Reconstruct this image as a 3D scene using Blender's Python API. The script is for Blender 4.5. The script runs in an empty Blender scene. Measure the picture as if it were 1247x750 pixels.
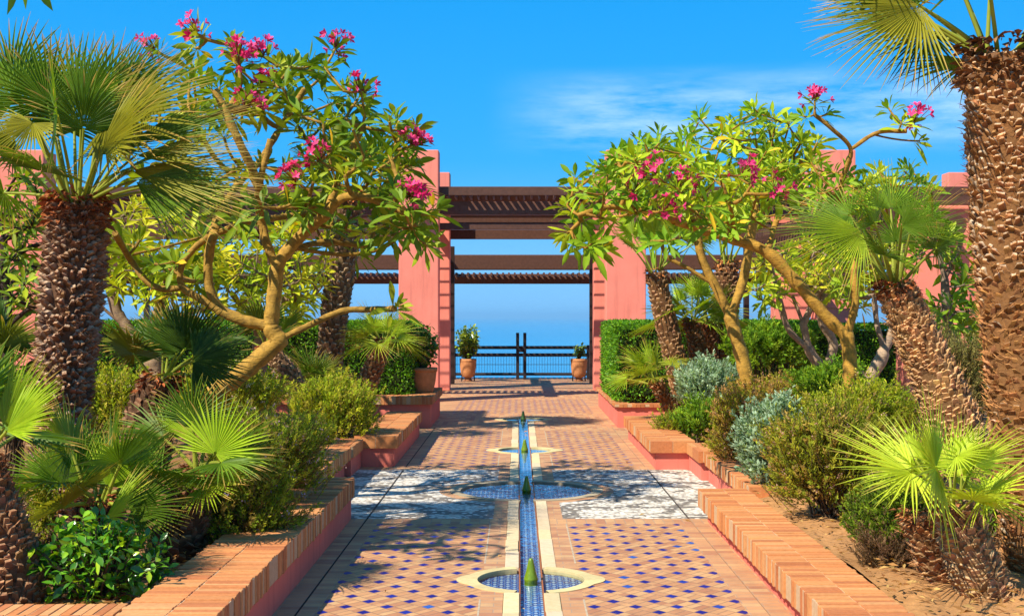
import bpy, bmesh, math, random
import numpy as np
from mathutils import Vector
from mathutils.geometry import delaunay_2d_cdt
R = math.radians
scene = bpy.context.scene
COL = scene.collection

# ------------------------------------------------------------------ camera
F_PX, VX, HZ, EYE, CX0 = 1550.0, 631.0, 385.0, 1.8, -0.087
cd = bpy.data.cameras.new('camera')
cam = bpy.data.objects.new('camera', cd); COL.objects.link(cam)
cam.location = (CX0, 0, EYE); cam.rotation_euler = (R(90), 0, 0)
cd.sensor_width = 36.0; cd.lens = 36.0 * F_PX / 1247
cd.shift_x = (623.5 - VX) / 1247; cd.shift_y = (HZ - 375.0) / 1247
cd.clip_start = 0.05; cd.clip_end = 200000
scene.camera = cam

# ------------------------------------------------------------------ world and sun
SUN_EL, SUN_AZ = 47.0, 230.0
world = bpy.data.worlds.new('World'); scene.world = world; world.use_nodes = True
wt = world.node_tree; wt.nodes.clear()
sky = wt.nodes.new('ShaderNodeTexSky'); sky.sky_type = 'NISHITA'; sky.sun_disc = False
sky.sun_elevation = R(SUN_EL); sky.sun_rotation = R(SUN_AZ); sky.altitude = 60
sky.air_density = 1.0; sky.dust_density = 0.35; sky.ozone_density = 2.5
hs = wt.nodes.new('ShaderNodeHueSaturation'); hs.inputs['Saturation'].default_value = 1.22; hs.inputs['Hue'].default_value = 0.487
hs.inputs['Value'].default_value = 1.0
wt.links.new(sky.outputs[0], hs.inputs['Color'])
# thin cirrus, low over the sea to the right, laid out by sky direction
tc = wt.nodes.new('ShaderNodeTexCoord')
mp = wt.nodes.new('ShaderNodeMapping'); mp.inputs['Scale'].default_value = (3.0, 3.0, 16.0)
mp.inputs['Rotation'].default_value = (0, R(6), 0)
wt.links.new(tc.outputs['Generated'], mp.inputs[0])
cn = wt.nodes.new('ShaderNodeTexNoise'); cn.inputs['Scale'].default_value = 2.3; cn.inputs['Detail'].default_value = 7; cn.inputs['Roughness'].default_value = 0.62
wt.links.new(mp.outputs[0], cn.inputs[0])
cr = wt.nodes.new('ShaderNodeMapRange'); cr.inputs[1].default_value = 0.40; cr.inputs[2].default_value = 0.68
cr.inputs[3].default_value = 0.0; cr.inputs[4].default_value = 0.6
wt.links.new(cn.outputs[0], cr.inputs[0])
sx = wt.nodes.new('ShaderNodeSeparateXYZ'); wt.links.new(tc.outputs['Generated'], sx.inputs[0])
b1 = wt.nodes.new('ShaderNodeMapRange'); b1.interpolation_type = 'SMOOTHSTEP'
for i, v in ((1, 0.115), (2, 0.15), (3, 0.0), (4, 1.0)): b1.inputs[i].default_value = v
b2 = wt.nodes.new('ShaderNodeMapRange'); b2.interpolation_type = 'SMOOTHSTEP'
for i, v in ((1, 0.16), (2, 0.195), (3, 1.0), (4, 0.0)): b2.inputs[i].default_value = v
b3 = wt.nodes.new('ShaderNodeMapRange'); b3.interpolation_type = 'SMOOTHSTEP'
for i, v in ((1, -0.03), (2, 0.08), (3, 0.0), (4, 1.0)): b3.inputs[i].default_value = v
wt.links.new(sx.outputs[2], b1.inputs[0]); wt.links.new(sx.outputs[2], b2.inputs[0]); wt.links.new(sx.outputs[0], b3.inputs[0])
def wmul(a, b):
    m = wt.nodes.new('ShaderNodeMath'); m.operation = 'MULTIPLY'; wt.links.new(a, m.inputs[0]); wt.links.new(b, m.inputs[1]); return m.outputs[0]
cf = wmul(wmul(cr.outputs[0], b1.outputs[0]), wmul(b2.outputs[0], b3.outputs[0]))
cm = wt.nodes.new('ShaderNodeMix'); cm.data_type = 'RGBA'
az = wt.nodes.new('ShaderNodeValToRGB'); ez = az.color_ramp.elements
ez[0].position = 0.0; ez[0].color = (1.15, 3.35, 6.0, 1); ez[1].position = 1.0; ez[1].color = (.4, 1.3, 3.4, 1)
for ps_, c_ in ((.05, (.8, 3.1, 6.0, 1)), (.12, (.1, 2.5, 5.8, 1)), (.24, (.01, 2.1, 5.5, 1))):
    q_ = ez.new(ps_); q_.color = c_
wt.links.new(sx.outputs[2], az.inputs[0])
am = wt.nodes.new('ShaderNodeMix'); am.data_type = 'RGBA'; am.inputs['Factor'].default_value = .94
wt.links.new(hs.outputs[0], am.inputs['A']); wt.links.new(az.outputs[0], am.inputs['B'])
wt.links.new(cf, cm.inputs['Factor']); wt.links.new(am.outputs['Result'], cm.inputs['A']); cm.inputs['B'].default_value = (5.2, 6.6, 8.4, 1)
bg = wt.nodes.new('ShaderNodeBackground'); bg.inputs['Strength'].default_value = 0.115
wo = wt.nodes.new('ShaderNodeOutputWorld')
wt.links.new(cm.outputs['Result'], bg.inputs['Color']); wt.links.new(bg.outputs[0], wo.inputs[0])
sl = bpy.data.lights.new('sun', 'SUN'); sl.energy = 4.9; sl.angle = R(0.55); sl.color = (1.0, 0.92, 0.78)
so = bpy.data.objects.new('sun', sl); COL.objects.link(so)
SD = Vector((math.sin(R(SUN_AZ)) * math.cos(R(SUN_EL)), math.cos(R(SUN_AZ)) * math.cos(R(SUN_EL)), math.sin(R(SUN_EL))))
so.rotation_euler = SD.to_track_quat('Z', 'Y').to_euler(); so.location = SD * 60
vs = scene.view_settings
vs.view_transform = 'Standard'; vs.look = 'None'; vs.exposure = 0.66; vs.gamma = 1.0; vs.use_curve_mapping = False
cy = scene.cycles
cy.max_bounces = 8; cy.diffuse_bounces = 4; cy.glossy_bounces = 4; cy.transmission_bounces = 6; cy.transparent_max_bounces = 12
cy.use_denoising = True; cy.caustics_reflective = False; cy.caustics_refractive = False

# ------------------------------------------------------------------ helpers
def at(x, y, d):
    return np.array(((x - VX) * d / F_PX + CX0, d, EYE - (y - HZ) * d / F_PX))
def nrm(v):
    v = np.asarray(v, float); return v / np.maximum(np.linalg.norm(v, axis=-1, keepdims=True), 1e-9)

class MB:
    """collects pieces of one mesh, with a colour per vertex"""
    def __init__(s): s.v = []; s.f = []; s.c = []; s.n = 0
    def add(s, v, faces, col=(1, 1, 1), smooth=False):
        v = np.asarray(v, float).reshape(-1, 3)
        c = np.asarray(col, float)
        if c.ndim == 1: c = np.tile(c, (len(v), 1))
        if not isinstance(faces, list) or (faces and not isinstance(faces[0], np.ndarray)): faces = [np.asarray(faces, int)]
        for f in faces:
            if len(f): s.f.append((np.asarray(f, int) + s.n, smooth))
        s.v.append(v); s.c.append(c[:, :3]); s.n += len(v)
    def mesh(s, name, origin=(0, 0, 0)):
        me = bpy.data.meshes.new(name)
        v = np.concatenate(s.v) - np.asarray(origin, float)
        c = np.concatenate(s.c)
        me.vertices.add(len(v)); me.vertices.foreach_set('co', v.astype(np.float32).ravel())
        tot = np.concatenate([np.full(len(f), f.shape[1], int) for f, _ in s.f])
        idx = np.concatenate([f.ravel() for f, _ in s.f])
        sm = np.concatenate([np.full(len(f), k) for f, k in s.f])
        me.loops.add(len(idx)); me.loops.foreach_set('vertex_index', idx.astype(np.int32))
        me.polygons.add(len(tot))
        me.polygons.foreach_set('loop_start', np.concatenate(([0], np.cumsum(tot)[:-1])).astype(np.int32))
        me.polygons.foreach_set('use_smooth', sm.astype(bool))
        me.update(calc_edges=True); me.validate()
        a = me.color_attributes.new('Col', 'FLOAT_COLOR', 'POINT')
        a.data.foreach_set('color', np.concatenate((c, np.ones((len(c), 1))), 1).astype(np.float32).ravel())
        return me
    def box(s, lo, hi, col=(1, 1, 1), jit=0.0, rng=None, bev=0.0):
        lo = np.asarray(lo, float); hi = np.asarray(hi, float)
        P = np.array([[i, j, k] for k in (0, 1) for j in (0, 1) for i in (0, 1)], float)
        if bev <= 0:
            v = lo + P * (hi - lo)
            s.add(v, [[0, 2, 3, 1], [4, 5, 7, 6], [0, 1, 5, 4], [2, 6, 7, 3], [0, 4, 6, 2], [1, 3, 7, 5]], col); return
        bm = bmesh.new(); bmesh.ops.create_cube(bm, size=1)
        for w in bm.verts: w.co = Vector(((lo[i] + hi[i]) / 2 + w.co[i] * (hi[i] - lo[i]) for i in range(3)))
        bmesh.ops.bevel(bm, geom=bm.edges[:], offset=bev, segments=2, affect='EDGES', profile=0.6)
        bm.verts.index_update(); s.bm(bm, col)
    def bm(s, bm, col=(1, 1, 1), smooth=False):
        bm.verts.index_update()
        v = [w.co[:] for w in bm.verts]; fs = {}
        for f in bm.faces: fs.setdefault(len(f.verts), []).append([w.index for w in f.verts])
        s.add(v, [np.array(x) for x in fs.values()], col, smooth); bm.free()
    def tube(s, pts, rad, n=8, col=(1, 1, 1), caps=True, smooth=True, rough=0.0):
        pts = np.asarray(pts, float); m = len(pts); rad = np.broadcast_to(np.asarray(rad, float), (m,))
        tg = np.gradient(pts, axis=0); tg = nrm(tg)
        u = np.cross(tg[0], (0.31, 0.17, 0.93)); u = u / np.linalg.norm(u)
        ang = np.arange(n) * 2 * math.pi / n; rings = []
        for i in range(m):
            u = u - tg[i] * (u @ tg[i]); u = u / max(np.linalg.norm(u), 1e-9); w = np.cross(tg[i], u)
            rings.append(pts[i] + rad[i] * (np.cos(ang)[:, None] * u + np.sin(ang)[:, None] * w))
        v = np.concatenate(rings)
        if rough: v = v + (v - np.repeat(pts, n, 0)) * np.random.default_rng(m).normal(0, rough, (len(v), 1))
        a = np.arange(m - 1)[:, None] * n; k = np.arange(n)[None]; k2 = (k + 1) % n
        q = np.stack(((a + k), (a + k2), (a + n + k2), (a + n + k)), -1).reshape(-1, 4)
        col = np.asarray(col, float)
        if col.ndim == 2 and len(col) == m: col = np.repeat(col, n, 0)
        s.add(v, [q], col, smooth)
        if caps:
            c = col if col.ndim == 1 else col[-1]
            s.add(rings[-1], [np.arange(n)[None]], c); s.add(rings[0], [np.arange(n)[::-1][None]], c if col.ndim == 1 else col[0])
    def lathe(s, prof, centre, n=32, col=(1, 1, 1), smooth=True):
        prof = np.asarray(prof, float); ang = np.arange(n) * 2 * math.pi / n; m = len(prof)
        v = np.stack((prof[:, 0:1] * np.cos(ang), prof[:, 0:1] * np.sin(ang), np.repeat(prof[:, 1:2], n, 1)), -1).reshape(-1, 3) + np.asarray(centre, float)
        a = np.arange(m - 1)[:, None] * n; k = np.arange(n)[None]; k2 = (k + 1) % n
        s.add(v, [np.stack(((a + k), (a + k2), (a + n + k2), (a + n + k)), -1).reshape(-1, 4)], col, smooth)
    def leaves(s, base, d, nv, ln, wd, droop=0.0, col=(.1, .2, .03), nseg=4, fold=0.25, peak=0.55, stalk=0.08):
        base = np.asarray(base, float); N = len(base)
        if N == 0: return
        d = nrm(d); sd = nrm(np.cross(d, nv)); nv = np.cross(sd, d)
        ln = np.broadcast_to(ln, (N,)); wd = np.broadcast_to(wd, (N,)); droop = np.broadcast_to(droop, (N,))
        col = np.asarray(col, float); col = np.tile(col, (N, 1)) if col.ndim == 1 else col
        t = np.linspace(0, 1, nseg + 1)
        e = math.log(0.5) / math.log(peak)
        w = np.sin(np.pi * np.clip((t - stalk) / (1 - stalk), 0, 1) ** e); w[0] = 0.06; w[-1] = 0.03
        mid = base[:, None] + d[:, None] * (ln[:, None] * t)[..., None]
        mid[..., 2] -= (droop * ln)[:, None] * t ** 2
        off = sd[:, None] * (wd[:, None] * 0.5 * w)[..., None]; up = nv[:, None] * (wd[:, None] * fold * w)[..., None]
        v = np.stack((mid - off + up, mid, mid + off + up), 2).reshape(-1, 3)
        r = nseg + 1; b = (np.arange(N) * r * 3)[:, None]; k = (np.arange(nseg) * 3)[None]
        q1 = np.stack((b + k, b + k + 1, b + k + 4, b + k + 3), -1).reshape(-1, 4)
        q2 = np.stack((b + k + 1, b + k + 2, b + k + 5, b + k + 4), -1).reshape(-1, 4)
        c = np.repeat(col, r * 3, 0).reshape(N, r, 3, 3).copy(); c[:, :, 1] *= 1.18
        s.add(v, [q1, q2], c.reshape(-1, 3), True)
    def chips(s, base, d, nv, ln, wd, col):
        """small diamond leaves, one quad each"""
        base = np.asarray(base, float); N = len(base); d = nrm(d); sd = nrm(np.cross(d, nv))
        ln = np.broadcast_to(ln, (N,))[:, None]; wd = np.broadcast_to(wd, (N,))[:, None]
        v = np.stack((base, base + d * ln * .5 + sd * wd * .5, base + d * ln, base + d * ln * .5 - sd * wd * .5), 1).reshape(-1, 3)
        b = (np.arange(N) * 4)[:, None]
        s.add(v, [b + np.arange(4)[None]], np.repeat(col, 4, 0) if np.ndim(col) == 2 else col)

def tag(o, label=None, cat=None, group=None, kind=None):
    if label: o['label'] = label
    if cat: o['category'] = cat
    if group: o['group'] = group
    if kind: o['kind'] = kind
    return o
def thing(name, loc, label, cat, group=None):
    o = bpy.data.objects.new(name, None); COL.objects.link(o); o.location = [float(a) for a in loc]; o.empty_display_size = 0.2
    return tag(o, label, cat, group)
def root_of(o):
    while o.parent: o = o.parent
    return o
def part(name, mb, mat, parent, label=None):
    o = bpy.data.objects.new(name, mb.mesh(name, tuple(root_of(parent).location)))
    COL.objects.link(o); o.parent = parent; o.data.materials.append(mat)
    if label: o['label'] = label
    return o
def solo(name, mb, mat, kind=None, origin=(0, 0, 0), label=None, cat=None, group=None):
    o = bpy.data.objects.new(name, mb.mesh(name, origin)); o.location = [float(a) for a in origin]
    COL.objects.link(o); o.data.materials.append(mat)
    return tag(o, label, cat, group, kind)
def fill(loops, pred, z):
    vv, ee = [], []
    for lp in loops:
        b = len(vv); vv += [Vector(p) for p in lp]; ee += [(b + i, b + (i + 1) % len(lp)) for i in range(len(lp))]
    r = delaunay_2d_cdt(vv, ee, [], 0, 1e-6)
    V = r[0]; fs = []
    for f in r[2]:
        c = sum((V[i] for i in f), Vector((0, 0))) / len(f)
        if pred(c.x, c.y): fs.append(f)
    mb = MB(); mb.add([(p.x, p.y, z) for p in V], [np.array(fs)]); return mb
def rect(x0, y0, x1, y1): return [(x0, y0), (x1, y0), (x1, y1), (x0, y1)]
def circle(cx, cy, r, n=64): return [(cx + r * math.cos(2 * math.pi * i / n), cy + r * math.sin(2 * math.pi * i / n)) for i in range(n)]
def catmull(p, n=6):
    p = np.asarray(p, float)
    if len(p) < 3: return np.stack([p[0] + (p[-1] - p[0]) * t for t in np.linspace(0, 1, n + 1)])
    q = np.concatenate(([2 * p[0] - p[1]], p, [2 * p[-1] - p[-2]])); out = []
    for i in range(1, len(q) - 2):
        for t in np.linspace(0, 1, n, endpoint=False):
            a, b, c, d = q[i - 1:i + 3]
            out.append(.5 * ((2 * b) + (c - a) * t + (2 * a - 5 * b + 4 * c - d) * t * t + (3 * b - a - 3 * c + d) * t ** 3))
    out.append(p[-1]); return np.array(out)

# ------------------------------------------------------------------ materials
class NT:
    def __init__(s, name):
        s.m = bpy.data.materials.new(name); s.m.use_nodes = True; s.t = s.m.node_tree
        s.b = s.t.nodes['Principled BSDF']; s.out = s.t.nodes['Material Output']
    def n(s, typ, ins=None, **kw):
        x = s.t.nodes.new('ShaderNode' + typ)
        for k, v in kw.items(): setattr(x, k, v)
        for k, v in (ins or {}).items(): s.set(x.inputs[k], v)
        return x
    def set(s, sock, v):
        if isinstance(v, bpy.types.NodeSocket): s.t.links.new(v, sock)
        elif isinstance(v, bpy.types.Node): s.t.links.new(v.outputs[0], sock)
        else:
            if isinstance(v, (tuple, list)) and len(v) == 3 and sock.type == 'RGBA': v = (*v, 1)
            sock.default_value = v
    def m2(s, op, a, b=0.0, c=None):
        x = s.n('Math', operation=op); s.set(x.inputs[0], a); s.set(x.inputs[1], b)
        if c is not None: s.set(x.inputs[2], c)
        return x.outputs[0]
    def mix(s, f, a, b, blend='MIX'):
        x = s.n('Mix', data_type='RGBA', blend_type=blend); s.set(x.inputs['Factor'], f); s.set(x.inputs['A'], a); s.set(x.inputs['B'], b)
        return x.outputs['Result']
    def noise(s, vec, scale, detail=4, rough=.55, out=0):
        return s.n('TexNoise', {'Vector': vec, 'Scale': scale, 'Detail': detail, 'Roughness': rough}).outputs[out]
    def ramp(s, f, a, b, lo=0.0, hi=1.0):
        return s.n('MapRange', {0: f, 1: a, 2: b, 3: lo, 4: hi}).outputs[0]
    def pos(s): return s.n('NewGeometry').outputs['Position']
    def bump(s, h, strength=.4, dist=.01, normal=None):
        x = s.n('Bump', {'Height': h, 'Strength': strength, 'Distance': dist}); 
        if normal: s.set(x.inputs['Normal'], normal)
        s.set(s.b.inputs['Normal'], x.outputs[0]); return x.outputs[0]
    def fin(s, col=None, rough=None, spec=None):
        if col is not None: s.set(s.b.inputs['Base Color'], col)
        if rough is not None: s.set(s.b.inputs['Roughness'], rough)
        if spec is not None: s.set(s.b.inputs['Specular IOR Level'], spec)
        return s.m

def mat_leaf(name, rough=.45, trans=.3, spec=.35, tint=(1.25, 1.25, .55), gain=(1.6, 1.4, 1.0)):
    k = NT(name); a = k.mix(1.0, k.n('Attribute', attribute_name='Col').outputs['Color'], gain, 'MULTIPLY'); p = k.pos()
    c = k.mix(k.ramp(k.noise(p, 9, 3), .3, .7, 0, .5), a, k.mix(1.0, a, (.62, .72, .6), 'MULTIPLY'))
    k.fin(c, rough, spec)
    tr = k.n('BsdfTranslucent'); k.set(tr.inputs[0], k.mix(1.0, c, tint, 'MULTIPLY'))
    mx = k.n('MixShader', {0: trans, 1: k.b.outputs[0], 2: tr.outputs[0]}); k.t.links.new(mx.outputs[0], k.out.inputs[0]); return k.m
def mat_attr(name, rough=.85, scale=30, amt=.5, bump=.5, dist=.006, dark=(.5, .45, .42), spec=.2):
    k = NT(name); a = k.n('Attribute', attribute_name='Col').outputs['Color']; p = k.pos()
    n1 = k.noise(p, scale, 6, .65); n2 = k.noise(p, scale * .15, 3)
    c = k.mix(k.m2('MULTIPLY', k.ramp(n1, .35, .7), amt), a, k.mix(1.0, a, dark, 'MULTIPLY'))
    c = k.mix(k.m2('MULTIPLY', k.ramp(n2, .4, .75), amt * .6), c, k.mix(1.0, c, (1.25, 1.2, 1.1), 'MULTIPLY'))
    k.bump(n1, bump, dist); return k.fin(c, rough, spec)
def mat_plaster(name, base, dark):
    k = NT(name); p = k.pos()
    n1 = k.noise(p, 2.2, 6, .65); n2 = k.noise(p, 60, 4, .6)
    st = k.n('Mapping', {'Vector': p, 'Scale': (9, 9, .8)}); n3 = k.noise(st.outputs[0], 1.2, 5)
    c = k.mix(k.ramp(n1, .35, .75, 0, .6), base, dark); c = k.mix(k.ramp(n3, .5, .72, 0, .55), c, k.mix(1.0, c, (.74, .70, .70), 'MULTIPLY'))
    k.bump(n2, .25, .004); return k.fin(c, .9, .15)
M = {}
M['leaf'] = mat_leaf('foliage', .5, .3, .22, gain=(1.6, 1.4, .75))
M['gloss'] = mat_leaf('glossy_foliage', .25, .22, .5)
M['palm'] = mat_leaf('palm_foliage', .5, .3, .25)
M['matte'] = mat_leaf('matte_foliage', .7, .38, .15)
M['petal'] = mat_leaf('petals', .5, .35, .2, (1.2, .9, 1.0), (1.15, 1.0, 1.1))
def mat_bark():
    k = NT('smooth_bark'); a = k.n('Attribute', attribute_name='Col').outputs['Color']; p = k.pos()
    n1 = k.noise(p, 16, 6, .7); n2 = k.noise(p, 60, 4, .6); n3 = k.noise(p, 5, 4, .6)
    rg_ = k.n('Mapping', {'Vector': p, 'Scale': (14, 14, 70)}).outputs[0]; n4 = k.noise(rg_, 1.0, 3, .6)
    c = k.mix(k.ramp(n1, .42, .66, 0, .8), a, k.mix(1.0, a, (.40, .40, .5), 'MULTIPLY'))
    c = k.mix(k.ramp(n3, .5, .72, 0, .6), c, k.mix(1.0, c, (1.1, 1.15, 1.2), 'MULTIPLY'))
    c = k.mix(k.ramp(n4, .58, .7, 0, .5), c, k.mix(1.0, c, (.45, .42, .4), 'MULTIPLY'))
    k.bump(k.m2('ADD', k.m2('ADD', n1, n4), k.m2('MULTIPLY', n2, .5)), .8, .008); return k.fin(c, .75, .2)
M['bark'] = mat_bark()
M['boots'] = mat_attr('palm_bark', .9, 55, .75, .7, .008)
M['brick'] = mat_attr('coping_brick', .85, 38, .5, .5, .004, (.62, .5, .42))
M['plaster'] = mat_plaster('pink_plaster', (.74, .20, .145), (.62, .145, .105))
M['column'] = mat_plaster('salmon_plaster', (.84, .265, .19), (.74, .205, .145))
M['timber'] = mat_attr('stained_timber', .6, 14, .7, .3, .004, spec=.3)
M['metal'] = mat_attr('dark_metal', .45, 40, .3, .1, .001, spec=.4)
M['terracotta'] = mat_attr('terracotta_pot', .85, 12, .6, .2, .004)
M['stone'] = mat_attr('cream_stone', .8, 22, .5, .3, .003, (.72, .66, .55))
M['glaze'] = mat_attr('green_glaze', .28, 24, .8, .25, .003, (.45, .5, .4), spec=.5)
M['soil'] = mat_attr('soil', .95, 18, .6, .8, .02)
M['rubber'] = mat_attr('black_rubber', .6, 30, .2, .1, .001)

def terracotta_tone(k, rnd, p, tint=(1, 1, 1)):
    r = k.n('ValToRGB'); k.set(r.inputs[0], rnd); e = r.color_ramp.elements
    e[0].position = 0; e[0].color = (.48, .255, .125, 1); e[1].position = 1; e[1].color = (.55, .335, .16, 1)
    for ps, c in ((.25, (.53, .28, .13, 1)), (.5, (.40, .18, .095, 1)), (.75, (.57, .31, .14, 1))):
        x = e.new(ps); x.color = c
    c = k.mix(k.ramp(k.noise(p, 14, 6, .7), .35, .75, 0, .45), r.outputs[0], k.mix(1.0, r.outputs[0], (.6, .58, .58), 'MULTIPLY'))
    c = k.mix(k.ramp(k.noise(p, 3.1, 6, .75), .52, .72, 0, .55), c, k.mix(1.0, c, (.62, .60, .62), 'MULTIPLY'))
    return k.mix(k.ramp(k.noise(p, .9, 4), .4, .7, 0, .5), c, k.mix(1.0, c, (1.2, 1.12, 1.05), 'MULTIPLY'))
def mat_brickpave(name, along_x=True, bw=.24, rh=.085):
    k = NT(name); p = k.pos()
    v = p if along_x else k.n('Mapping', {'Vector': p, 'Rotation': (0, 0, R(90))}).outputs[0]
    bt = k.n('TexBrick', {'Vector': v, 'Color1': (0, 0, 0), 'Color2': (1, 1, 1), 'Mortar': (.5, .5, .5), 'Scale': 1.0, 'Mortar Size': .0035, 'Mortar Smooth': .3, 'Bias': 0.0, 'Brick Width': bw, 'Row Height': rh})
    c = terracotta_tone(k, bt.outputs['Color'], p, (1.0, .86, .66))
    c = k.mix(bt.outputs['Fac'], c, (.36, .25, .17))
    h = k.m2('ADD', k.m2('MULTIPLY', k.m2('SUBTRACT', 1.0, bt.outputs['Fac']), 1.0), k.m2('MULTIPLY', k.noise(p, 30, 5), .5))
    k.bump(h, .5, .004); return k.fin(c, .75, .3)
M['pave'] = mat_brickpave('brick_paving')
M['pave_long'] = mat_brickpave('brick_paving_lengthwise', False)
def mat_diamond(faded=False):
    k = NT('worn_diamond_tile_paving' if faded else 'diamond_tile_paving'); p = k.pos(); S = .2093; Q = .365
    s = k.n('SeparateXYZ', {0: p}); x, y = s.outputs[0], s.outputs[1]
    wob = k.noise(p, 5, 2); x = k.m2('ADD', x, k.m2('MULTIPLY', k.m2('SUBTRACT', wob, .5), .012))
    x = k.m2('MULTIPLY', x, 1.15); u = k.m2('DIVIDE', k.m2('MULTIPLY', k.m2('ADD', x, y), .70711), S); v = k.m2('DIVIDE', k.m2('MULTIPLY', k.m2('SUBTRACT', y, x), .70711), S)
    fu, fv = k.m2('FRACT', u), k.m2('FRACT', v); iu, iv = k.m2('FLOOR', u), k.m2('FLOOR', v)
    gu, gv = k.m2('GREATER_THAN', fu, Q), k.m2('GREATER_THAN', fv, Q); gm = k.m2('GREATER_THAN', fv, (1 + Q) / 2)
    blue = k.m2('MULTIPLY', k.m2('SUBTRACT', 1.0, gu), k.m2('SUBTRACT', 1.0, gv))
    def near(f, *vals):
        r = None
        for a in vals:
            dd = k.m2('ABSOLUTE', k.m2('SUBTRACT', f, a)); r = dd if r is None else k.m2('MINIMUM', r, dd)
        return r
    du = near(fu, 0.0, Q, 1.0); dv = near(fv, 0.0, Q, 1.0)
    dm = k.m2('ADD', near(fv, (1 + Q) / 2), k.m2('MULTIPLY', k.m2('SUBTRACT', 1.0, gu), 9.0))
    g = k.m2('MINIMUM', k.m2('MINIMUM', du, dv), dm)
    grout = k.ramp(g, .012, .030, 1.0, 0.0)
    idv = k.n('CombineXYZ', {0: k.m2('ADD', k.m2('MULTIPLY', iu, 2), gu), 1: k.m2('ADD', k.m2('MULTIPLY', iv, 3), k.m2('ADD', gv, gm)), 2: 3.0})
    rnd = k.n('TexWhiteNoise', {'Vector': idv.outputs[0]}).outputs['Value']
    c = terracotta_tone(k, rnd, p)
    bl = k.n('ValToRGB'); k.set(bl.inputs[0], rnd); e = bl.color_ramp.elements
    e[0].color = (.007, .006, .17, 1); e[1].color = (.02, .10, .40, 1); z = e.new(.6); z.color = (.009, .008, .20, 1); z = e.new(.85); z.color = (.01, .02, .27, 1)
    blc = k.mix(k.ramp(k.noise(p, 40, 5, .7), .58, .8, 0, .35), bl.outputs[0], (.30, .22, .26))
    if faded: blc = k.mix(.42, blc, k.mix(1.0, c, (.62, .62, 1.05), 'MULTIPLY'))
    c = k.mix(blue, c, blc); c = k.mix(k.m2('MULTIPLY', grout, .85), c, (.24, .14, .09))
    h = k.m2('ADD', k.m2('SUBTRACT', 1.0, grout), k.m2('MULTIPLY', k.noise(p, 30, 5), .5)); k.bump(h, .4, .004)
    return k.fin(c, k.m2('SUBTRACT', .75, k.m2('MULTIPLY', blue, .3)), .2)
M['diamond'] = mat_diamond(); M['diamond_worn'] = mat_diamond(True)
def mat_pebble():
    k = NT('pebble_mosaic'); p = k.pos()
    vo = k.n('TexVoronoi', {'Vector': p, 'Scale': 24.0}); cell = vo.outputs['Position']
    pr = k.n('VectorMath', operation='SCALE'); k.set(pr.inputs[0], cell); pr.inputs['Scale'].default_value = 1.0
    w = k.noise(cell, 1.3, 2, .5, 1)
    ad = k.n('VectorMath', operation='MULTIPLY_ADD'); k.set(ad.inputs[0], w); ad.inputs[1].default_value = (1.6, 1.6, 0); k.set(ad.inputs[2], cell)
    wv = k.n('TexWave', {'Vector': ad.outputs[0], 'Scale': .36, 'Distortion': 7.0, 'Detail': 1.0, 'Detail Scale': .7}, wave_type='BANDS', bands_direction='Y')
    band = k.ramp(wv.outputs['Fac'], .87, .90)
    rnd = k.n('TexWhiteNoise', {'Vector': cell}).outputs['Value']
    spot = k.m2('MULTIPLY', k.ramp(k.noise(cell, 2.3, 3), .63, .66), k.m2('GREATER_THAN', rnd, .35))
    cs = k.n('SeparateXYZ', {0: cell}); ax_ = k.m2('ABSOLUTE', cs.outputs[0]); dy_ = k.m2('SUBTRACT', cs.outputs[1], 13.16); ay_ = k.m2('ABSOLUTE', dy_)
    rad = k.m2('SQRT', k.m2('ADD', k.m2('MULTIPLY', cs.outputs[0], cs.outputs[0]), k.m2('MULTIPLY', dy_, dy_)))
    wb = k.noise(cell, 1.6, 2, .5); wb2 = k.noise(cell, 2.6, 3, .55)
    arc = k.m2('SINE', k.m2('ADD', k.m2('MULTIPLY', rad, 17.0), k.m2('MULTIPLY', wb, 14.0)))
    arcm = k.m2('MULTIPLY', k.ramp(arc, .60, .72), k.ramp(wb2, .44, .50))
    ringm = k.m2('LESS_THAN', k.m2('ABSOLUTE', k.m2('SUBTRACT', rad, 1.10)), .07)
    corner = k.m2('MULTIPLY', k.m2('LESS_THAN', ax_, .47), k.m2('GREATER_THAN', ay_, 1.30))
    edge = k.m2('MULTIPLY', k.m2('GREATER_THAN', ay_, 1.70), k.m2('GREATER_THAN', wb2, .47))
    dark = k.m2('MAXIMUM', k.m2('MAXIMUM', band, arcm), k.m2('MAXIMUM', k.m2('MAXIMUM', ringm, corner), edge))
    dark = k.m2('MULTIPLY', dark, k.m2('GREATER_THAN', rnd, .16)); dark = k.m2('MAXIMUM', dark, k.m2('GREATER_THAN', rnd, .965))
    lt = k.mix(rnd, (.82, .77, .67), (.64, .57, .46)); dk = k.mix(rnd, (.10, .10, .095), (.24, .20, .16))
    c = k.mix(dark, lt, dk)
    gap = k.ramp(vo.outputs['Distance'], .42, .62); c = k.mix(k.m2('MULTIPLY', gap, .55), c, (.22, .18, .13))
    k.bump(k.m2('SUBTRACT', 1.0, k.m2('POWER', vo.outputs['Distance'], 2.0)), .9, .012); return k.fin(c, .7, .3)
M['pebble'] = mat_pebble()
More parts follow.
